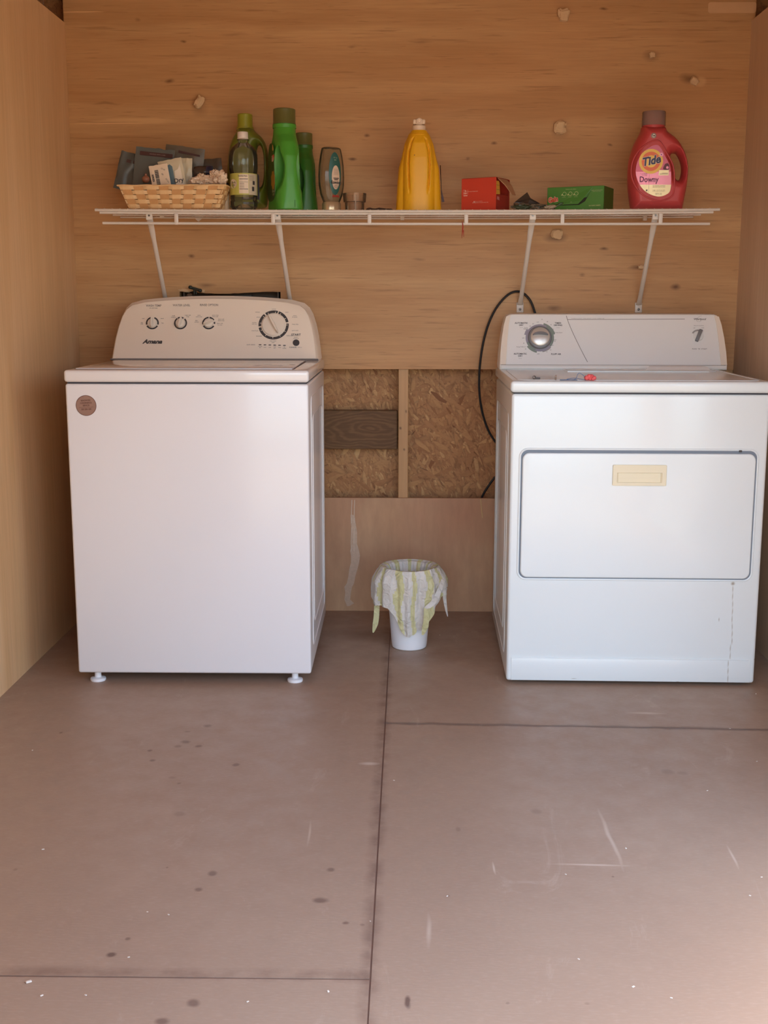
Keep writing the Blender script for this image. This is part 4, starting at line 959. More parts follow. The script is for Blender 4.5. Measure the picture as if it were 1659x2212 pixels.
def clip(P, z0, z1):
    out = []
    def cut(P, z, keep):
        R = []
        for i in range(len(P)):
            a, c = P[i], P[(i+1) % len(P)]; ia, ic = keep(a[1]), keep(c[1])
            if ia: R.append(a)
            if ia != ic: t = (z-a[1])/(c[1]-a[1]); R.append((a[0]+(c[0]-a[0])*t, z))
        return R
    P = cut(P, z1, lambda v: v <= z1); return cut(P, z0, lambda v: v >= z0)
lz = lambda py: at(1405, py, TYY-.055).z-tz
lx = lambda px: at(px, 360, TYY-.055).x-TX
B().prism(clip(lab, lz(399), lz(371)), .0006, .0009, ML).build('label_band', M_tl2, lo_)
B().prism(clip(lab, lz(430), lz(399)), .0006, .0009, ML).build('label_band', M_tl3, lo_)
cx, cz = lx(1405.6), lz(348.7)
M_ty = mat('logo_yellow', srgb(238, 192, 84), .3, .1); M_to = mat('logo_orange', srgb(226, 108, 62), .3, .1); M_tn = mat('logo_navy', srgb(52, 46, 84), .4); M_tw = mat('logo_white', srgb(232, 214, 204), .4)
lg = B().prism(circ(.0387, 48, cx, cz), .0009, .0013, ML).build('logo_disc', M_ty, lo_)
B().ringsec(.0190, .0300, 0, 2*pi, .0013, .0016, ML @ T(cx, cz, 0)).build('logo_ring', M_to, lo_)
LM = ML @ T(cx-.001, cz+.001, .0018) @ RZ(radians(12))
text('Tide', .036, LM, M_tw, lo_, 'brand_lettering', off=.0022, shear=.3, ext=.0002, sx=.92)
text('Tide', .036, LM @ T(0, 0, .0006), M_tn, lo_, 'brand_lettering', off=.0010, shear=.3, ext=.0002, sx=.92)
B().prism(circ(.0058, 20, lx(1427.5), lz(334)), .0013, .0018, ML).build('logo_dot', M_tl2, lo_); B().prism(circ(.0018, 12, lx(1427.5), lz(334)), .0018, .0021, ML).build('logo_dot', M_tn, lo_)
M_tp = mat('purple_print', srgb(118, 54, 92), .4)
text('Downy', .0245, ML @ T(lx(1382), lz(388), .0012), M_tp, lo_, 'label_print', off=.0006, ext=.0001, align='LEFT', sx=.85)
text('+ a touch of\nULTRA', .0058, ML @ T(lx(1393), lz(376.5), .0011), M_tp, lo_, 'label_print', ext=.0001)
text('HIGH EFFICIENCY DETERGENT\nAPRIL FRESH SCENT 64 LOADS', .0040, ML @ T(lx(1425), lz(403), .0011), M_ink, lo_, 'label_print', ext=.0001, sx=.75)
text('2.95 L (3.12 US QT)', .0078, ML @ T(lx(1425), lz(412.3), .0011), M_ink, lo_, 'label_print', ext=.0001, sx=.62)
text('100 FL OZ', .0070, ML @ T(lx(1424.5), lz(419), .0011), M_ink, lo_, 'label_print', ext=.0001, sx=.7)
B().box((lx(1403)-.0003, lz(421), .0009), (lx(1403)+.0003, lz(376), .0012), ML).build('label_rule', M_ink3, lo_, smooth=0)
B().box((lx(1397), lz(413), .0009), (lx(1400.5), lz(409.5), .0012), ML).build('label_mark', M_ink2, lo_, smooth=0)
B().prism(rrect(lx(1423.5), lz(379), lx(1445), lz(367.5), .001), .0009, .0013, ML).build('label_tab', M_tl3, lo_)
b = B(); b.box((lx(1430), lz(374.6), .0013), (lx(1443), lz(373.8), .0015), ML); b.box((lx(1425.5), lz(376.4), .0013), (lx(1443), lz(375.4), .0015), ML); b.build('tab_print', M_ink2, lo_, smooth=0)
B().prism(smooth_poly([(lx(1432), lz(367)), (lx(1434), lz(358)), (lx(1438), lz(352.5)), (lx(1443), lz(353)), (lx(1446), lz(358)), (lx(1445.5), lz(367))], 1), .0009, .0012, ML).build('printed_head', mat('print_maroon', srgb(104, 44, 60), .4), lo_)
B().prism(circ(.0042, 16, lx(1441.5), lz(362)), .0012, .0014, ML).build('printed_face', M_tl2, lo_)
M_he = frame((lx(1412), -.0365, lz(293)), (1, 0, 0), (0, .28, .96))
ps = at(1412, 293, TYY-.055)
MH = frame((ps.x-TX, -.0562, ps.z-tz), (1, 0, 0), (0, .03, 1))
B().prism(circ(.0083, 24), -.010, 0, MH).build('he_badge', M_tw, td); B().ringsec(.0062, .0078, 0, 2*pi, 0, .0003, MH).build('he_ring', M_ink, td); text('he', .0095, MH @ T(0, .0003, .0003), M_ink, td, 'he_print', off=.0003, ext=.0001)
nx_, nz_ = .5*(OUT[0][0]+OUT[-1][0]), .259
a_, c_ = at(*tp(445, 415), TYY), at(*tp(935, 415), TYY); ncx = (a_.x+c_.x)/2-TX; nr = (c_.x-a_.x)/2; nz = a_.z-tz; tzp = at(*tp(690, 112), TYY).z-tz
M_cap = clearmat('smoky_cap', (.8, .70, .68, 1), .15, .5, srgb(176, 146, 138))
B().lathe([(nr, nz+.001), (nr*.985, tzp-.003), (nr*.95, tzp), (0, tzp+.0005)], 40, T(ncx, 0, 0)).build('cap', M_cap, td, label='smoky grey see-through cap')
B().lathe([(nr*.94, nz-.012), (nr*.94, nz+.003), (nr*.55, nz+.006), (nr*.45, nz+.019), (nr*.38, nz+.021), (0, nz+.021)], 28, T(ncx, 0, 0)).build('pour_spout', M_tide, td)

# pale green translucent jug at the back
gx, gy = -.536, -.10; gz = dk(gx)+.0005
OUTL = rel([(515,275),(513,284),(504,298),(496,318),(492,350),(491,400),(494,440),(497,452),(574,452),(578,440),(580,400),(580,350),(577,318),(568,298),(550,284),(546,275)], gx, gy, gz)
OUTL = smooth_poly([(x, max(z, .001)) for x, z in OUTL], 2)
HL = smooth_poly(rel([(556,312),(565,316),(570,335),(571,370),(568,400),(560,408),(554,390),(552,350)], gx, gy, gz), 2)
gj = thing('lime_green_jug', 'translucent lime green jug with matching cap behind the clear bottle', 'detergent jug', (gx, gy, gz))
M_lj = mat('lime_plastic', srgb(112, 122, 40), .35, var=.05); M_lc = mat('lime_cap', srgb(150, 152, 42), .35)
V, Q = jug_from(OUTL, HL, .045, .026, 0, (-.08, -.05, -.003), (.08, .05, .29), (66, 38, 100)); B().add(V, Q).build('jug_body', M_lj, gj, smooth=60)
ca, cc = at(513, 276, gy), at(546, 276, gy); ct_ = at(530, 247, gy).z-gz; r_ = (cc.x-ca.x)/2
b = B().lathe([(r_*1.12, ca.z-gz-.008), (r_*1.12, ca.z-gz), (r_, ca.z-gz+.001), (r_*.97, ct_-.002), (r_*.9, ct_), (0, ct_)], 36, T((ca.x+cc.x)/2-gx, 0, 0)); b.build('cap', M_lc, gj)
b = B(); fl_ = frame((.012, -.0455, 0)); b.prism(rrect(-.03, .03, .03, .13, .012), -.0005, .0008, fl_); lbk = b.build('label', mat('deep_violet_label', srgb(58, 48, 60), .4), gj)
B().prism(circ(.012, 20, .012, .07), .0008, .0011, fl_).build('label_flower', mat('violet_flower', srgb(92, 80, 104), .4), lbk)
B().box((-.028, .036, .0008), (.028, .044, .0011), fl_).build('label_stripe', mat('lime_stripe', srgb(150, 160, 60), .4), lbk, smooth=0)

# big green jug seen from its handle end
PH = radians(20)
def green_jug(name, label, x, y, s_, cap_mat, body_mat):
    z = dk(x)+.0005; o = thing(name, label, 'detergent jug', (x, y, z), PH, 'green jugs'); o.scale = (s_, s_, s_)
    return o
def gj_field(X, Y, Z):
    t = np.clip(Z/.265, 0, 1)
    hw_ = np.interp(Z, [0, .02, .10, .17, .215, .240, .262, .28], [.047, .0475, .0455, .0435, .0405, .037, .0355, .0355])
    hl_ = np.interp(Z, [0, .02, .10, .17, .215, .240, .262, .28], [.084, .085, .083, .078, .064, .046, .0365, .0355])
    cy_ = np.interp(Z, [0, .17, .24, .262], [0, 0, .0, 0])
    p_ = np.interp(Z, [0, .03, .08, .20, .24], [4., 3.2, 2.5, 2.4, 2.0])
    d = (np.abs(X)/hw_)**p_+(np.abs(Y-cy_)/hl_)**p_-1
    edge = np.minimum(Z-.0, .2725-Z)
    d = np.maximum(d, -edge/.006)
    # pockets either side of the handle, meeting in the middle
    grip = np.interp(Z, [.03, .06, .09, .13, .18, .21], [.020, .022, .0225, .019, .015, .015])
    zz = 1-((Z-.128)/.086)**2
    hol = ((Y+.044)/.020)**2+((Z-.130)/.072)**2-1
    pk = 1-((np.abs(X)-.054-grip*.5)/.044)**2-((Y+.078)/.056)**2-((Z-.126)/.088)**2
    d = np.maximum(d, -hol*.8); d = np.maximum(d, pk*1.2)
    return d
M_gj = mat('green_jug', srgb(76, 156, 52), .36, bump=.05, bscale=300, var=.04); M_gc = mat('dark_green_cap', srgb(98, 98, 52), .28)
g1 = green_jug('green_detergent_jug', 'tall bright green detergent jug with olive cap, handle end facing out', -.398, -.232, 1, M_gc, M_gj)
V, Q = nets(gj_field, (-.055, -.095, -.006), (.055, .095, .28), (56, 92, 118))
gb = B().add(V, Q).build('jug_body', M_gj, g1, smooth=60)
b = B(); b.lathe([(.0385, .262), (.0385, .2735), (.036, .275)], 36); b.build('collar', M_gj, g1)
b = B(); b.lathe([(.0372, .275), (.0372, .278), (.0365, .279), (.0365, .3205), (.034, .3225), (0, .3225)], 40); b.build('cap', M_gc, g1, label='olive green screw cap')
b = B(); b.tube([(.010, -.0865+.001, .03), (.010, -.0855, .008)], .0008, 6); b.build('mould_seam', mat('seam_dark', srgb(52, 104, 36), .5), g1)
FL = frame((-.0462, 0, 0), (0, -1, 0), (0, 0, 1))   # broad label face
gl = B().prism(smooth_poly([(-.055, .03), (.052, .03), (.05, .10), (.035, .19), (.02, .215), (-.03, .21), (-.05, .1)], 2), .0001, .0012, FL).build('label', mat('jug_label_green', srgb(66, 88, 34), .4), g1)
B().prism(smooth_poly([(.020, .150), (.050, .160), (.046, .176), (.018, .172)], 1), .0012, .0016, FL).build('red_patch', mat('label_red', srgb(196, 82, 56), .4), gl)
B().prism(smooth_poly([(.022, .188), (.040, .186), (.034, .206), (.026, .206)], 1), .0012, .0016, FL).build('seal_patch', mat('label_sand', srgb(196, 156, 84), .4), gl)
B().prism([(.010+.022*(1+.25*(i % 2))*cos(2*pi*i/16), .095+.026*(1+.25*(i % 2))*sin(2*pi*i/16)) for i in range(16)], .0012, .0016, FL @ T(.018, 0, 0)).build('flower_patch', mat('label_amber', srgb(176, 134, 44), .4), gl)
text('Gain', .026, FL @ T(.026, .162, .0018), mat('label_cream', srgb(226, 196, 170), .4), gl, 'label_print', off=.0005, ext=.0001, shear=.2, sx=.5)
text('50 fl oz\n1.47 L', .010, FL @ T(.03, .055, .0014), mat('label_pale', srgb(170, 176, 130), .4), gl, 'label_print', ext=.0001)
# smaller copy behind
g2 = thing('green_detergent_jug', 'shorter dark green detergent jug behind and right of the tall one', 'detergent jug', (-.347, -.092, dk(-.347)+.0005), PH, 'green jugs'); g2.scale = (.80, .76, .826)
g1['group'] = 'green jugs'
M_gj2 = mat('deep_green_jug', srgb(56, 112, 38), .36)
for ch in list(g1.children):
    c = ch.copy(); COL.objects.link(c); c.parent = g2
    if ch.name.startswith('jug_body') or ch.name.startswith('collar'):
        c.data = ch.data.copy(); c.data.materials[0] = M_gj2
    for gr_ in ch.children:
        d_ = gr_.copy(); COL.objects.link(d_); d_.parent = c

# ------------------------------------------------------------------ squeeze bottle standing on its cap
qx, qy = -.2475, -.205; qz = dk(qx)+.0005
sq = thing('squeeze_bottle', 'clear squeeze bottle with teal label standing upside down on a silver cap', 'bottle', (qx, qy, qz), radians(32)); sq.scale = (1.17, 1.12, 1)
def el(rx, ry, z, n=40, cx=0): return [(cx+rx*cos(2*pi*i/n), ry*sin(2*pi*i/n), z) for i in range(n)]
R_ = [(.024, .019, .030), (.027, .020, .036), (.034, .022, .055), (.039, .0235, .085), (.0395, .024, .115), (.038, .0235, .150), (.034, .022, .180), (.0305, .020, .197), (.029, .018, .203), (.024, .014, .206)]
B().loft([el(a, c, z) for a, c, z in R_]).build('bottle_body', clearmat('smoky_clear', (.86, .86, .80, 1), .05, .30, srgb(140, 124, 98)), sq)
B().loft([el(.0275, .0235, 0), el(.0282, .024, .003), el(.0275, .0235, .026), el(.0255, .021, .0315)]).build('cap', mat('champagne_cap', srgb(206, 180, 144), .25, .55), sq, label='champagne silver cap')
FQ = frame((0, 0, 0))
def on_bottle(P, d, name, mt, parent, cx=0, cz=0):
    V = []
    for dd in (d, d+.0004):
        ring = []
        for x, z in P:
            X_, Z_ = x+cx, z+cz
            a = np.interp(Z_, [r[2] for r in R_], [r[0] for r in R_]); c = np.interp(Z_, [r[2] for r in R_], [r[1] for r in R_])
            k = max(0, 1-(X_/(a+.001))**2)**.5; ring.append((X_, -(c*k)-dd, Z_))
        V.append(ring)
    b_ = B(); n_ = len(P)
    ctr = [tuple(sum(q[i] for q in R)/n_ for i in range(3)) for R in V]
    # inner rings so the patch follows the curve
    rr = []
    for kk in (1, .75, .5, .25, .02):
        P2 = [(x*kk, z*kk) for x, z in P]; ring = []
        for x, z in P2:
            X_, Z_ = x+cx, z+cz
            a = np.interp(Z_, [r[2] for r in R_], [r[0] for r in R_]); c = np.interp(Z_, [r[2] for r in R_], [r[1] for r in R_])
            k = max(0, 1-(X_/(a+.001))**2)**.5; ring.append((X_, -(c*k)-d-.0004, Z_))
        rr.append(ring)
    return b_.loft([V[0]]+rr, (False, True)).build(name, mt, parent)
M_tealb = mat('teal_label', srgb(38, 92, 86), .35)
tl = on_bottle(circ(.019, 40, 0, 0, .068), .0002, 'label', M_tealb, sq, .0, .121)
wl = on_bottle(circ(.0125, 32, 0, 0, .038), .0008, 'label_oval', mat('oval_white', srgb(218, 192, 168), .45), sq, .0015, .109)
on_bottle([(-.012, -.004), (.012, -.004), (.010, .003), (-.010, .003)], .0003, 'red_tab', mat('red_tab', srgb(160, 52, 40), .4), sq, .003, .050)
text('Downy', .0145, FQ @ T(.0015, .091, .0262) @ RZ(pi), M_ink, sq, 'label_print', off=.0004, ext=.0001, sx=.75)
text('RINSE\nREFRESH', .0045, FQ @ T(.0015, .104, .0262) @ RZ(pi), M_ink, sq, 'label_print', off=.0002, ext=.0001)
B().ringsec(.0042, .0050, 0, 2*pi, 0, .0003, FQ @ T(.0015, .0795, .026)).build('emblem', M_ink, sq); B().tube([FQ @ Vector((.0015-.002, .081, .0262)), FQ @ Vector((.0015+.002, .078, .0262))], .0004, 6).build('emblem', M_ink, sq)
b = B()
for i in range(5): b.box((-.006, .118+i*.004, .0258), (.009, .1187+i*.004, .0261), FQ)
b.build('fine_print', M_ink2, sq, smooth=0)
text('48\nfl oz', .007, FQ @ T(.001, .168, .0235) @ RZ(pi), mat('pale_green_print', srgb(150, 160, 140), .5), sq, 'label_print', ext=.0001)

# ------------------------------------------------------------------ measuring cup
cx_ = -.171; cu_ = thing('measuring_cup', 'small clear plastic measuring cup beside the upside-down bottle', 'cup', bl(cx_, -.2))
B().lathe([(.0, .001), (.028, .0), (.031, .002), (.0325, .03), (.037, .032), (.0392, .060), (.0375, .060), (.0355, .034), (.031, .031), (.0295, .004), (0, .003)], 40).build('cup_wall', clearmat('cup_clear', (.9, .84, .78, 1), .06, .22, srgb(196, 160, 128)), cu_)
B().bbox((-.0015, -.0372, .003), (.0015, -.0315, .055), .0008, 1, RZ(radians(8))).build('cup_rib', clearmat('cup_rib_clear', (.9, .84, .78, 1), .06, .45, srgb(214, 180, 150)), cu_)
# dark flat cloth
o = pillow(.085, .10, .010, T(-.092, -.19, dk(-.09)+.007) @ RZ(.1), seed=4, wr=.002).build('dark_lint_cloth', mat('dark_cloth', srgb(84, 64, 52), .9, bump=.4, bscale=150), None); tag(o, 'flat dark cloth scrap lying left of the yellow jug', 'cloth')

# ------------------------------------------------------------------ yellow jug
yx, yy = .041, -.215; yj = thing('yellow_cleaner_jug', 'yellow jug with a white push spout in the middle of the shelf', 'detergent jug', bl(yx, yy))
def yf(X, Y, Z):
    wz = [0, .078, .139, .169, .215, .240, .254, .262]; hw_ = np.interp(Z, wz, [.0755, .071, .0665, .058, .0475, .036, .026, .024]); hb = np.interp(Z, wz, [.040, .039, .038, .037, .036, .033, .026, .024])
    a = (np.abs(X)/hw_)**3.2+(np.abs(Y-.006)/hb)**3.2-1
    hc = np.interp(Z, wz, [.0575, .056, .055, .052, .044, .034, .026, .024]); hf = np.interp(Z, wz, [.054, .054, .053, .052, .046, .034, .026, .024])
    c = (np.abs(X)/hc)**3+(np.abs(Y)/hf)**2.2*1.0-1
    xc_ = np.interp(Z, [.06, .10, .15, .19, .225, .24], [.030, .033, .0345, .032, .022, .012]); gv = np.exp(-((np.abs(X)-xc_)/.0028)**2)*np.clip((Z-.05)/.03, 0, 1)*np.clip((.236-Z)/.012, 0, 1)
    c = c+.30*gv*(Y < 0)
    d = np.minimum(a, c); return np.maximum(d, -np.minimum(Z-.0, .2575-Z)/.008)
V, Q = nets(yf, (-.082, -.062, -.006), (.082, .062, .266), (96, 66, 122))
M_yel = mat('yellow_plastic', srgb(232, 172, 26), .42, bump=.04, bscale=300, var=.04)
B().add(V, Q).build('jug_body', M_yel, yj, smooth=60)
b = B()
for z, r in ((.243, .0335), (.248, .030)): b.tube([(r*cos(a), r*sin(a), z) for a in [2*pi*i/32 for i in range(32)]], .0018, 6, closed=True)
b.build('neck_rings', M_yel, yj)
M_spout = mat('spout_white', srgb(226, 202, 178), .4)
B().lathe([(.0245, .2555), (.0245, .259), (.0215, .2595), (.0215, .272), (.019, .2735), (.012, .274), (.012, .277)], 32).build('spout_collar', M_spout, yj)
b = B(); b.bbox((-.020, -.012, .2765), (-.009, .012, .2925), .004, 3); b.bbox((.009, -.012, .2765), (.020, .012, .2925), .004, 3); b.bbox((-.012, -.014, .2755), (.012, .014, .294), .005, 3)
bt = b.build('spout_valve', M_spout, yj)
B().lathe([(.0088, 0), (.0088, .004), (.006, .0042), (.005, .0025), (0, .0025)], 28, frame((.001, -.0138, .2865))).build('push_button', M_spout, yj)
B().prism([(.066, .05), (.0775, .004), (.0695, .003), (.067, .05), (.064, .12), (.062, .12)], -.03, -.012, frame((.008, 0, .03))).build('label_edge', mat('dark_label_edge', srgb(70, 36, 40), .5), yj)
B().prism(circ(.0011, 8, -.0145, .1745, .002), 0, .0006, frame((0, -.053, 0))).build('ink_fleck', M_ink, yj)

# ------------------------------------------------------------------ red carton, opened
M_red = mat('red_card', srgb(196, 58, 38), .45, var=.04); M_red2 = mat('dark_red_card', srgb(150, 44, 34), .5); M_inner = mat('brown_board_inside', srgb(176, 128, 92), .7); M_ylab = mat('yellow_label', srgb(206, 152, 58), .5)
pr_ = at(1071, 451, -.30); rx_ = pr_.x
TH = radians(-29); wR, dR, hR = .124, .105, .1035
rb_ = thing('red_carton', 'torn-open red carton of dryer sheets with its end flap hanging out', 'carton', (rx_, -.300, dk(rx_)+.0005), TH)
t_ = .0012
b = B(); b.box((-wR, 0, 0), (0, t_, hR-.002)); b.box((-wR, dR-t_, 0), (0, dR, hR-.002)); b.box((-wR, t_, 0), (-wR+t_, dR-t_, hR-.002)); b.box((-wR, t_, 0), (0, dR-t_, t_)); b.loft([[(-wR, 0, hR-.002), (0, 0, hR-.002), (0, dR, hR-.002), (-wR, dR, hR-.002)], [(-wR+.004, .004, hR), (-.004, .004, hR), (-.004, dR-.004, hR), (-wR+.004, dR-.004, hR)]])
b.build('carton_shell', M_red, rb_, smooth=0)
b = B(); FE = frame((0, 0, 0), (0, 1, 0), (0, 0, 1))  # end face, looking along -x
b.prism([(0.001, .0015), (dR-.001, .0015), (dR-.001, hR-.004), (dR-.010, hR-.004), (dR-.010, .050), (.030, .050), (.001, .048)], -.0012, 0, FE); b.build('end_panel', M_red2, rb_, smooth=0)
yl = B().prism([(.001, .049), (.030, .051), (.025, .085), (.020, .091), (.001, .091)], -.0012, .0003, FE).build('yellow_end_label', M_ylab, rb_, smooth=0)
b = B(); b.box((.002, .0635, .0003), (.027, .0645, .0005), FE); b.box((.002, .0775, .0003), (.025, .0785, .0005), FE); b.build('label_rule', M_ink, yl, smooth=0)
B().prism([(.006, .034), (.026, .031), (.024, .042), (.010, .043)], 0, .0003, FE).build('pink_patch', mat('pink_patch', srgb(190, 120, 116), .5), rb_, smooth=0)
# flap hinged at the top of the end
fa_, fb_ = Vector((.0, .020, hR-.004)), Vector((.034, .068, .052))
b = B(); b.loft([[(.0, .012, hR-.003), (.0, .085, hR-.003), (.0, .085, hR-.005), (.0, .012, hR-.005)], [(.018, .030, .080), (.018, .085, .080), (.017, .085, .078), (.017, .030, .078)], [(.036, .045, .050), (.036, .075, .050), (.0348, .075, .049), (.0348, .045, .049)]])
b.build('torn_flap', M_inner, rb_, smooth=0, label='torn flap showing its brown inside')
FR = frame((-wR, -.0002, 0)); M_pw = mat('pale_pink_print', srgb(228, 176, 160), .5)
b = B(); 
for q in ((.006, .0665, .0145, .0670), (.006, .0515, .0065, .067), (.0225, .0515, .023, .067)): b.box((q[0], q[1], 0), (q[2] if q[2] > q[0] else q[0], q[3], .0003), FR)
b.build('crest_frame', M_pw, rb_, smooth=0)
text('FR\nESH', .0068, FR @ T(.0145, .059, .0002), M_pw, rb_, 'carton_print', off=.0003, ext=.0001); B().box((.0075, .047, 0), (.0215, .050, .0003), FR).build('crest_bar', M_pw, rb_, smooth=0)
text('RECYCLED PAPERBOARD', .0034, FR @ T(.040, .0605, .0002), M_pw, rb_, 'carton_print', ext=.0001)
text('questions or comments', .0034, FR @ T(.060, .029, .0002), M_pw, rb_, 'carton_print', ext=.0001); text('DISTRIBUTED IN MEXICO AND USA', .0036, FR @ T(.068, .0245, .0002), M_pw, rb_, 'carton_print', ext=.0001)
B().box((.044, .0255, 0), (.0485, .030, .0003), FR).build('print_mark', M_pw, rb_, smooth=0)

# ------------------------------------------------------------------ green carton
M_gbox = mat('green_card', srgb(72, 128, 50), .42, var=.05); M_gbox2 = mat('green_card_side', srgb(62, 96, 38), .45)
pg = at(1303, 451, -.30); wG, dG, hG = .189, .125, .0745
gc_ = thing('green_carton', 'green carton of dryer sheets with a torn flap on its front', 'carton', (pg.x, -.300, dk(pg.x)+.0005), radians(-24))
b = B(); b.bbox((-wG, .0012, 0), (0, dG, hG), .0012, 1); b.build('carton_body', M_gbox, gc_, smooth=0)
B().box((-.0002, .003, .001), (.0006, dG-.002, hG-.001)).build('end_panel', M_gbox2, gc_, smooth=0)
FG = frame((-wG, .0010, 0)); M_gp = mat('pale_green_print', srgb(176, 186, 128), .5); M_dk = mat('carton_inside_shade', srgb(40, 40, 22), .8)
B().prism([(.020, .005+.011), (.108, .005+.011), (.128, .027), (.151, .066), (.134, .040)], 0, .0003, FG).build('tear_shade', M_dk, gc_, smooth=0)  # flat dark sheet standing in for the shade behind the torn flap
b = B(); b.loft([[(.006, .072, .0006), (.152, .072, .0006), (.150, .066, .0008), (.119, .030, .0065), (.106, .0185, .006), (.030, .0180, .004), (.006, .030, .0012)], [(.006, .072, .0), (.152, .072, .0), (.150, .066, .0002), (.119, .030, .0055), (.106, .0185, .005), (.030, .0180, .003), (.006, .030, .0004)]], M=FG); fp_ = b.build('front_flap', M_gbox, gc_, smooth=0)
for x in (.059, .079, .099):
    B().ringsec(.0052, .0066, radians(-150), radians(150), .0024, .0028, FG @ T(x-.0, .052, .0) @ RX(-.06)).build('leaf_icon', M_gp, gc_)
    B().box((x-.0075, .0415, .0036), (x+.0045, .0422, .004), FG).build('icon_caption', M_gp, gc_, smooth=0)
    B().prism([(x-.0115, .0475), (x-.0045, .0475), (x-.006, .0545)], .0024, .0028, FG).build('icon_tail', M_gp, gc_, smooth=0)
GL = FG @ T(.0215, .0345, .0048) @ RZ(radians(9))
text('Gain', .0215, GL, mat('gain_white', srgb(228, 190, 160), .5), gc_, 'brand_lettering', off=.0022, ext=.0002, shear=.1, sx=.8); text('Gain', .0215, GL @ T(0, 0, .0006), mat('gain_red', srgb(206, 74, 48), .5), gc_, 'brand_lettering', off=.0008, ext=.0002, shear=.1, sx=.8)
text('freshens and softens', .0042, FG @ T(.080, .0665, .0012), M_gp, gc_, 'carton_print', ext=.0001)
text('FABRIC SOFTENER DRYER\nSHEETS 120 COUNT', .0036, FG @ T(.166, .0585, .0004), M_gp, gc_, 'carton_print', ext=.0001, sx=.9); text('240 FABRIC SHEETS', .0050, FG @ T(.160, .0125, .0004), M_gp, gc_, 'carton_print', off=.0001, ext=.0001, sx=.9)
b = B().ringsec(.002, .0026, 0, pi, .0056, .006, FG @ T(.083, .024, 0)); b.build('icon_arch', M_gp, gc_)

# ------------------------------------------------------------------ crumpled wrappers between the cartons
M_foil = mat('grey_film', srgb(132, 120, 102), .3, .2, var=.25, vscale=60, bump=.5, bscale=60)
b = B()
for i, (px, py, rx, ry, rz) in enumerate([(1125, 446, .030, .03, .009), (1160, 446, .034, .025, .008), (1188, 446, .018, .02, .006)]):
    p = at(px, py, -.275); lump(rx, ry, rz, i+40, .6, 16, 3, T(p.x, -.275, dk(p.x)+rz*1.4), b=b)
o = b.build('crumpled_wrapper', M_foil, smooth=20); tag(o, 'crumpled grey clear wrapper flattened between the red and green cartons', 'wrapper')
q0, q1, q2, q3 = at(1111, 437, -.23), at(1139, 415, -.235), at(1146, 428, -.245), at(1166, 439, -.24)
b = B(); b.loft([[tuple(q0), tuple(q1), tuple(q2), tuple(q3), tuple(at(1140, 440, -.25))], [tuple(v+Vector((0, .004, -.001))) for v in (q0, q1, q2, q3, at(1140, 440, -.25))]])
b.prism([(q0.x, dk(.4)+.001), (q3.x, dk(.4)+.001), (q3.x, q3.z), (q0.x, q0.z)], .232, .236, MW)
o = b.build('folded_dark_film', mat('dark_film', srgb(70, 56, 46), .35), smooth=0); tag(o, 'dark pointed fold of film standing behind the grey wrapper', 'film')
p = at(1128, 443, -.305); o = lump(.026, .008, .007, 61, .5, 12, 3, T(p.x, -.312, dk(p.x)+.0075)).build('dark_green_film', mat('dark_green_film', srgb(56, 66, 44), .35), smooth=30); tag(o, 'dark green wisp of film in front of the grey wrapper', 'film')
p = at(1208, 441, -.335); o = lump(.014, .003, .0045, 63, .5, 12, 3, T(p.x+.002, p.y+.012, p.z) @ RY(-.35)).build('green_film_tip', mat('green_film', srgb(52, 78, 34), .4), smooth=30); tag(o, 'crinkled green film tip against the green carton front', 'film')
p = at(1196, 444, -.32); o = lump(.020, .005, .005, 67, .5, 12, 3, T(p.x-.010, p.y-.004, dk(.47)+.0075) @ RY(-.12)).build('pale_film_twist', mat('pale_film', srgb(150, 132, 108), .35), smooth=30); tag(o, 'pale twist of film leading up to the green carton', 'film')

# ------------------------------------------------------------------ waste bin and its bag
bnx, bny = .0165, -.452
bn = thing('waste_bin', 'small white tapered plastic waste bin between washer and dryer', 'waste bin', (bnx, bny, 0))
B().lathe([(.0, .004), (.050, .0035), (.052, .0), (.0565, .003), (.0585, .012), (.078, .262), (.0835, .265), (.0835, .270), (.077, .270), (.0745, .262), (.055, .010), (0, .009)], 48).build('bin_wall', M_white, bn)
bgm = bpy.data.materials.new('bag_white'); bgs = []
def bagmat(name, col):
    m = bpy.data.materials.new(name); m.use_nodes = True; N = m.node_tree; p = N.nodes['Principled BSDF']; p.inputs['Base Color'].default_value = col; p.inputs['Roughness'].default_value = .3
    t = N.nodes.new('ShaderNodeBsdfTranslucent'); t.inputs[0].default_value = col; mx = N.nodes.new('ShaderNodeMixShader'); mx.inputs[0].default_value = .3
    n = N.nodes.new('ShaderNodeTexNoise'); n.inputs['Scale'].default_value = 38; n.inputs['Detail'].default_value = 5; n.inputs['Distortion'].default_value = 1.5
    tc = N.nodes.new('ShaderNodeTexCoord'); N.links.new(tc.outputs['Object'], n.inputs['Vector']); bu = N.nodes.new('ShaderNodeBump'); bu.inputs['Strength'].default_value = .9; bu.inputs['Distance'].default_value = .010
    N.links.new(n.outputs['Fac'], bu.inputs['Height']); N.links.new(bu.outputs[0], p.inputs['Normal'])
    N.links.new(p.outputs[0], mx.inputs[1]); N.links.new(t.outputs[0], mx.inputs[2]); N.links.new(mx.outputs[0], N.nodes['Material Output'].inputs[0]); return m
bpy.data.materials.remove(bgm)
M_bw, M_by = bagmat('bag_white', srgb(236, 230, 222)), bagmat('bag_yellow', srgb(226, 220, 168))
bgt = thing('striped_trash_bag', 'white and pale yellow striped plastic bag folded over the bin rim', 'trash bag', (bnx, bny, 0))
AZ = [-180, -170, -160, -145, -130, -122, -112, -100, -90, -80, -72, -64, -56, -48, -40, -30, -15, 0, 20, 60, 90, 120, 160, 180]
LN = [.128, .130, .132, .128, .130, .150, .195, .222, .226, .215, .200, .205, .195, .155, .128, .110, .095, .080, .06, .05, .05, .05, .09, .128]
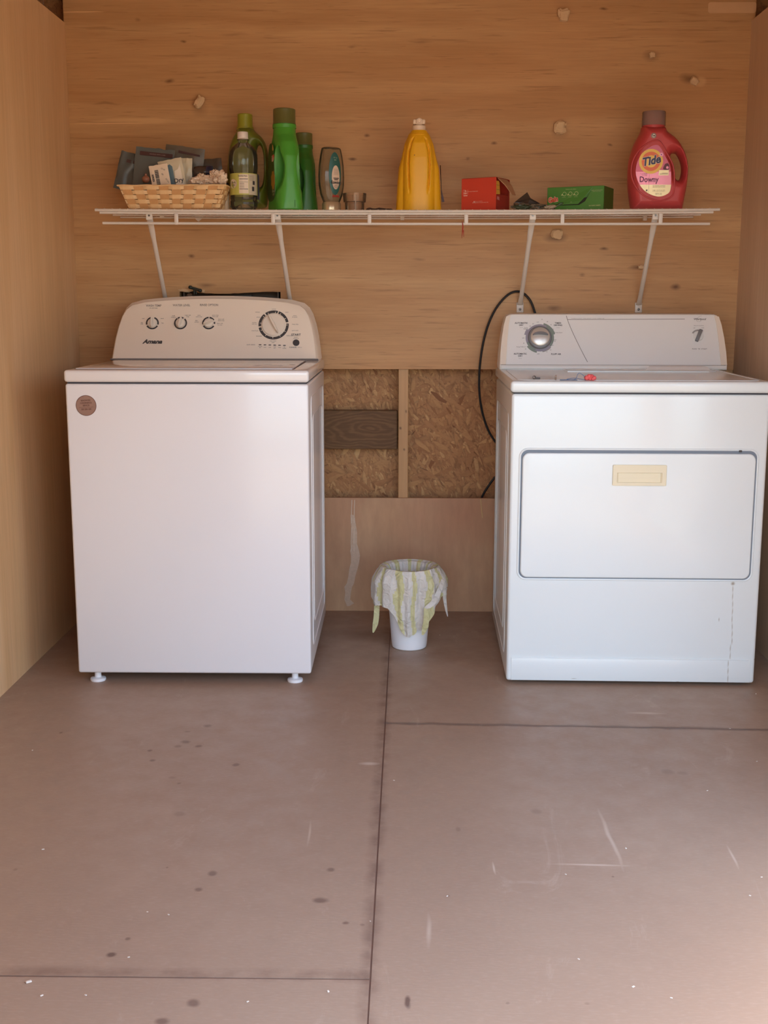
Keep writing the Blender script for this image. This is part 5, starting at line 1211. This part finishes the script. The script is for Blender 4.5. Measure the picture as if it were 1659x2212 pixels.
NA = 168; NV = 26
V = []; F = []; MI = []
rows_in = [(-.16, .046), (-.13, .052), (-.08, .059), (-.04, .0645), (-.015, .0685), (-.003, .0735), (.003, .080)]
for j in range(len(rows_in)+NV):
    for i in range(NA):
        a = -180+360*i/NA; ar = radians(a); L = float(np.interp(a, AZ, LN)); side = abs(cos(ar))**1.5
        if j < len(rows_in):
            dz, r = rows_in[j]; z = .271+dz; r += .0016*sin(a*.55)*(1 if dz > -.1 else .4)+.002*noise.noise(Vector((cos(ar)*4, sin(ar)*4, dz*20)))
        else:
            t = (j-len(rows_in))/(NV-1); s_ = L*t
            z = .274-max(0, s_-.006)*(1-.03*side)+(.003 if s_ < .012 and t > 0 else 0)
            cling = max(.0815-.25*0-.0*s_, .0)
            bin_r = .0585+(.078-.0585)*max(0, min(1, (z-.012)/.25))
            r = (.088+.004*min(1, s_/.02)) + side*.030*min(1, s_/.05)**.8
            r = max(r - (1-side)*.05*max(0, s_-.03)*1.1, bin_r+.004)
            fold = (.0045*sin(radians(a)*11+2*sin(ar*2))+.003*sin(radians(a)*23+1))*min(1, s_/.06)+.005*noise.noise(Vector((cos(ar)*5, sin(ar)*5, s_*22)))*min(1, s_/.03)
            r = max(r+fold, bin_r+.0015 if z < .258 else .0845)
            z += .006*noise.noise(Vector((a*.06, 3, 1)))*t
        V.append((r*cos(ar), r*sin(ar), z))
NR = len(rows_in)+NV
for j in range(NR-1):
    for i in range(NA):
        k2 = (i+1) % NA; F.append((j*NA+i, j*NA+k2, (j+1)*NA+k2, (j+1)*NA+i)); MI.append(1 if ((i+1.2*sin(j*.35)+1.5*sin(i*.11)) % 14) < 5.0+1.2*sin(i*.23) else 0)
b = B(); b.v = V; b.f = F; b.mi = MI; b.build('bag_sheet', [M_bw, M_by], bgt, smooth=75)
def tail(pts, ws, mt, seed=0, flat=(1, 0, 0)):
    b_ = B(); pts = smooth_poly([tuple(p) for p in pts], 2, False); n_ = len(pts); rg = []
    for i, p in enumerate(pts):
        w_ = np.interp(i/(n_-1), np.linspace(0, 1, len(ws)), ws); d_ = Vector(flat).normalized()
        p = Vector(p); rg.append([p-d_*w_, p+d_*w_, p+d_*w_+Vector((0, .0012, 0)), p-d_*w_+Vector((0, .0012, 0))])
    b_.loft(rg); return b_.build('bag_tail', mt, bgt, smooth=50)
pl_ = lambda x, y, Y: at(x, y, Y)-Vector((bnx, bny, 0))
tail([pl_(814, 1296, -.47), pl_(814, 1318, -.475), pl_(812, 1345, -.48), pl_(806, 1367, -.48)], [.009, .009, .009, .001], M_by)
tail([pl_(961, 1270, -.45), pl_(960, 1290, -.455), pl_(963, 1312, -.46), pl_(967, 1332, -.46)], [.008, .006, .004, .0008], M_bw)
tail([pl_(957, 1252, -.50), pl_(951, 1272, -.525), pl_(940, 1298, -.54), pl_(927, 1310, -.548), pl_(919, 1314, -.55)], [.005, .008, .009, .008, .004], M_bw, flat=(1, 0, -.6))
tail([pl_(919, 1311, -.549), pl_(921, 1330, -.552), pl_(920, 1352, -.552), pl_(913, 1372, -.55)], [.003, .008, .010, .002], M_by)
print('objects', len(bpy.data.objects))
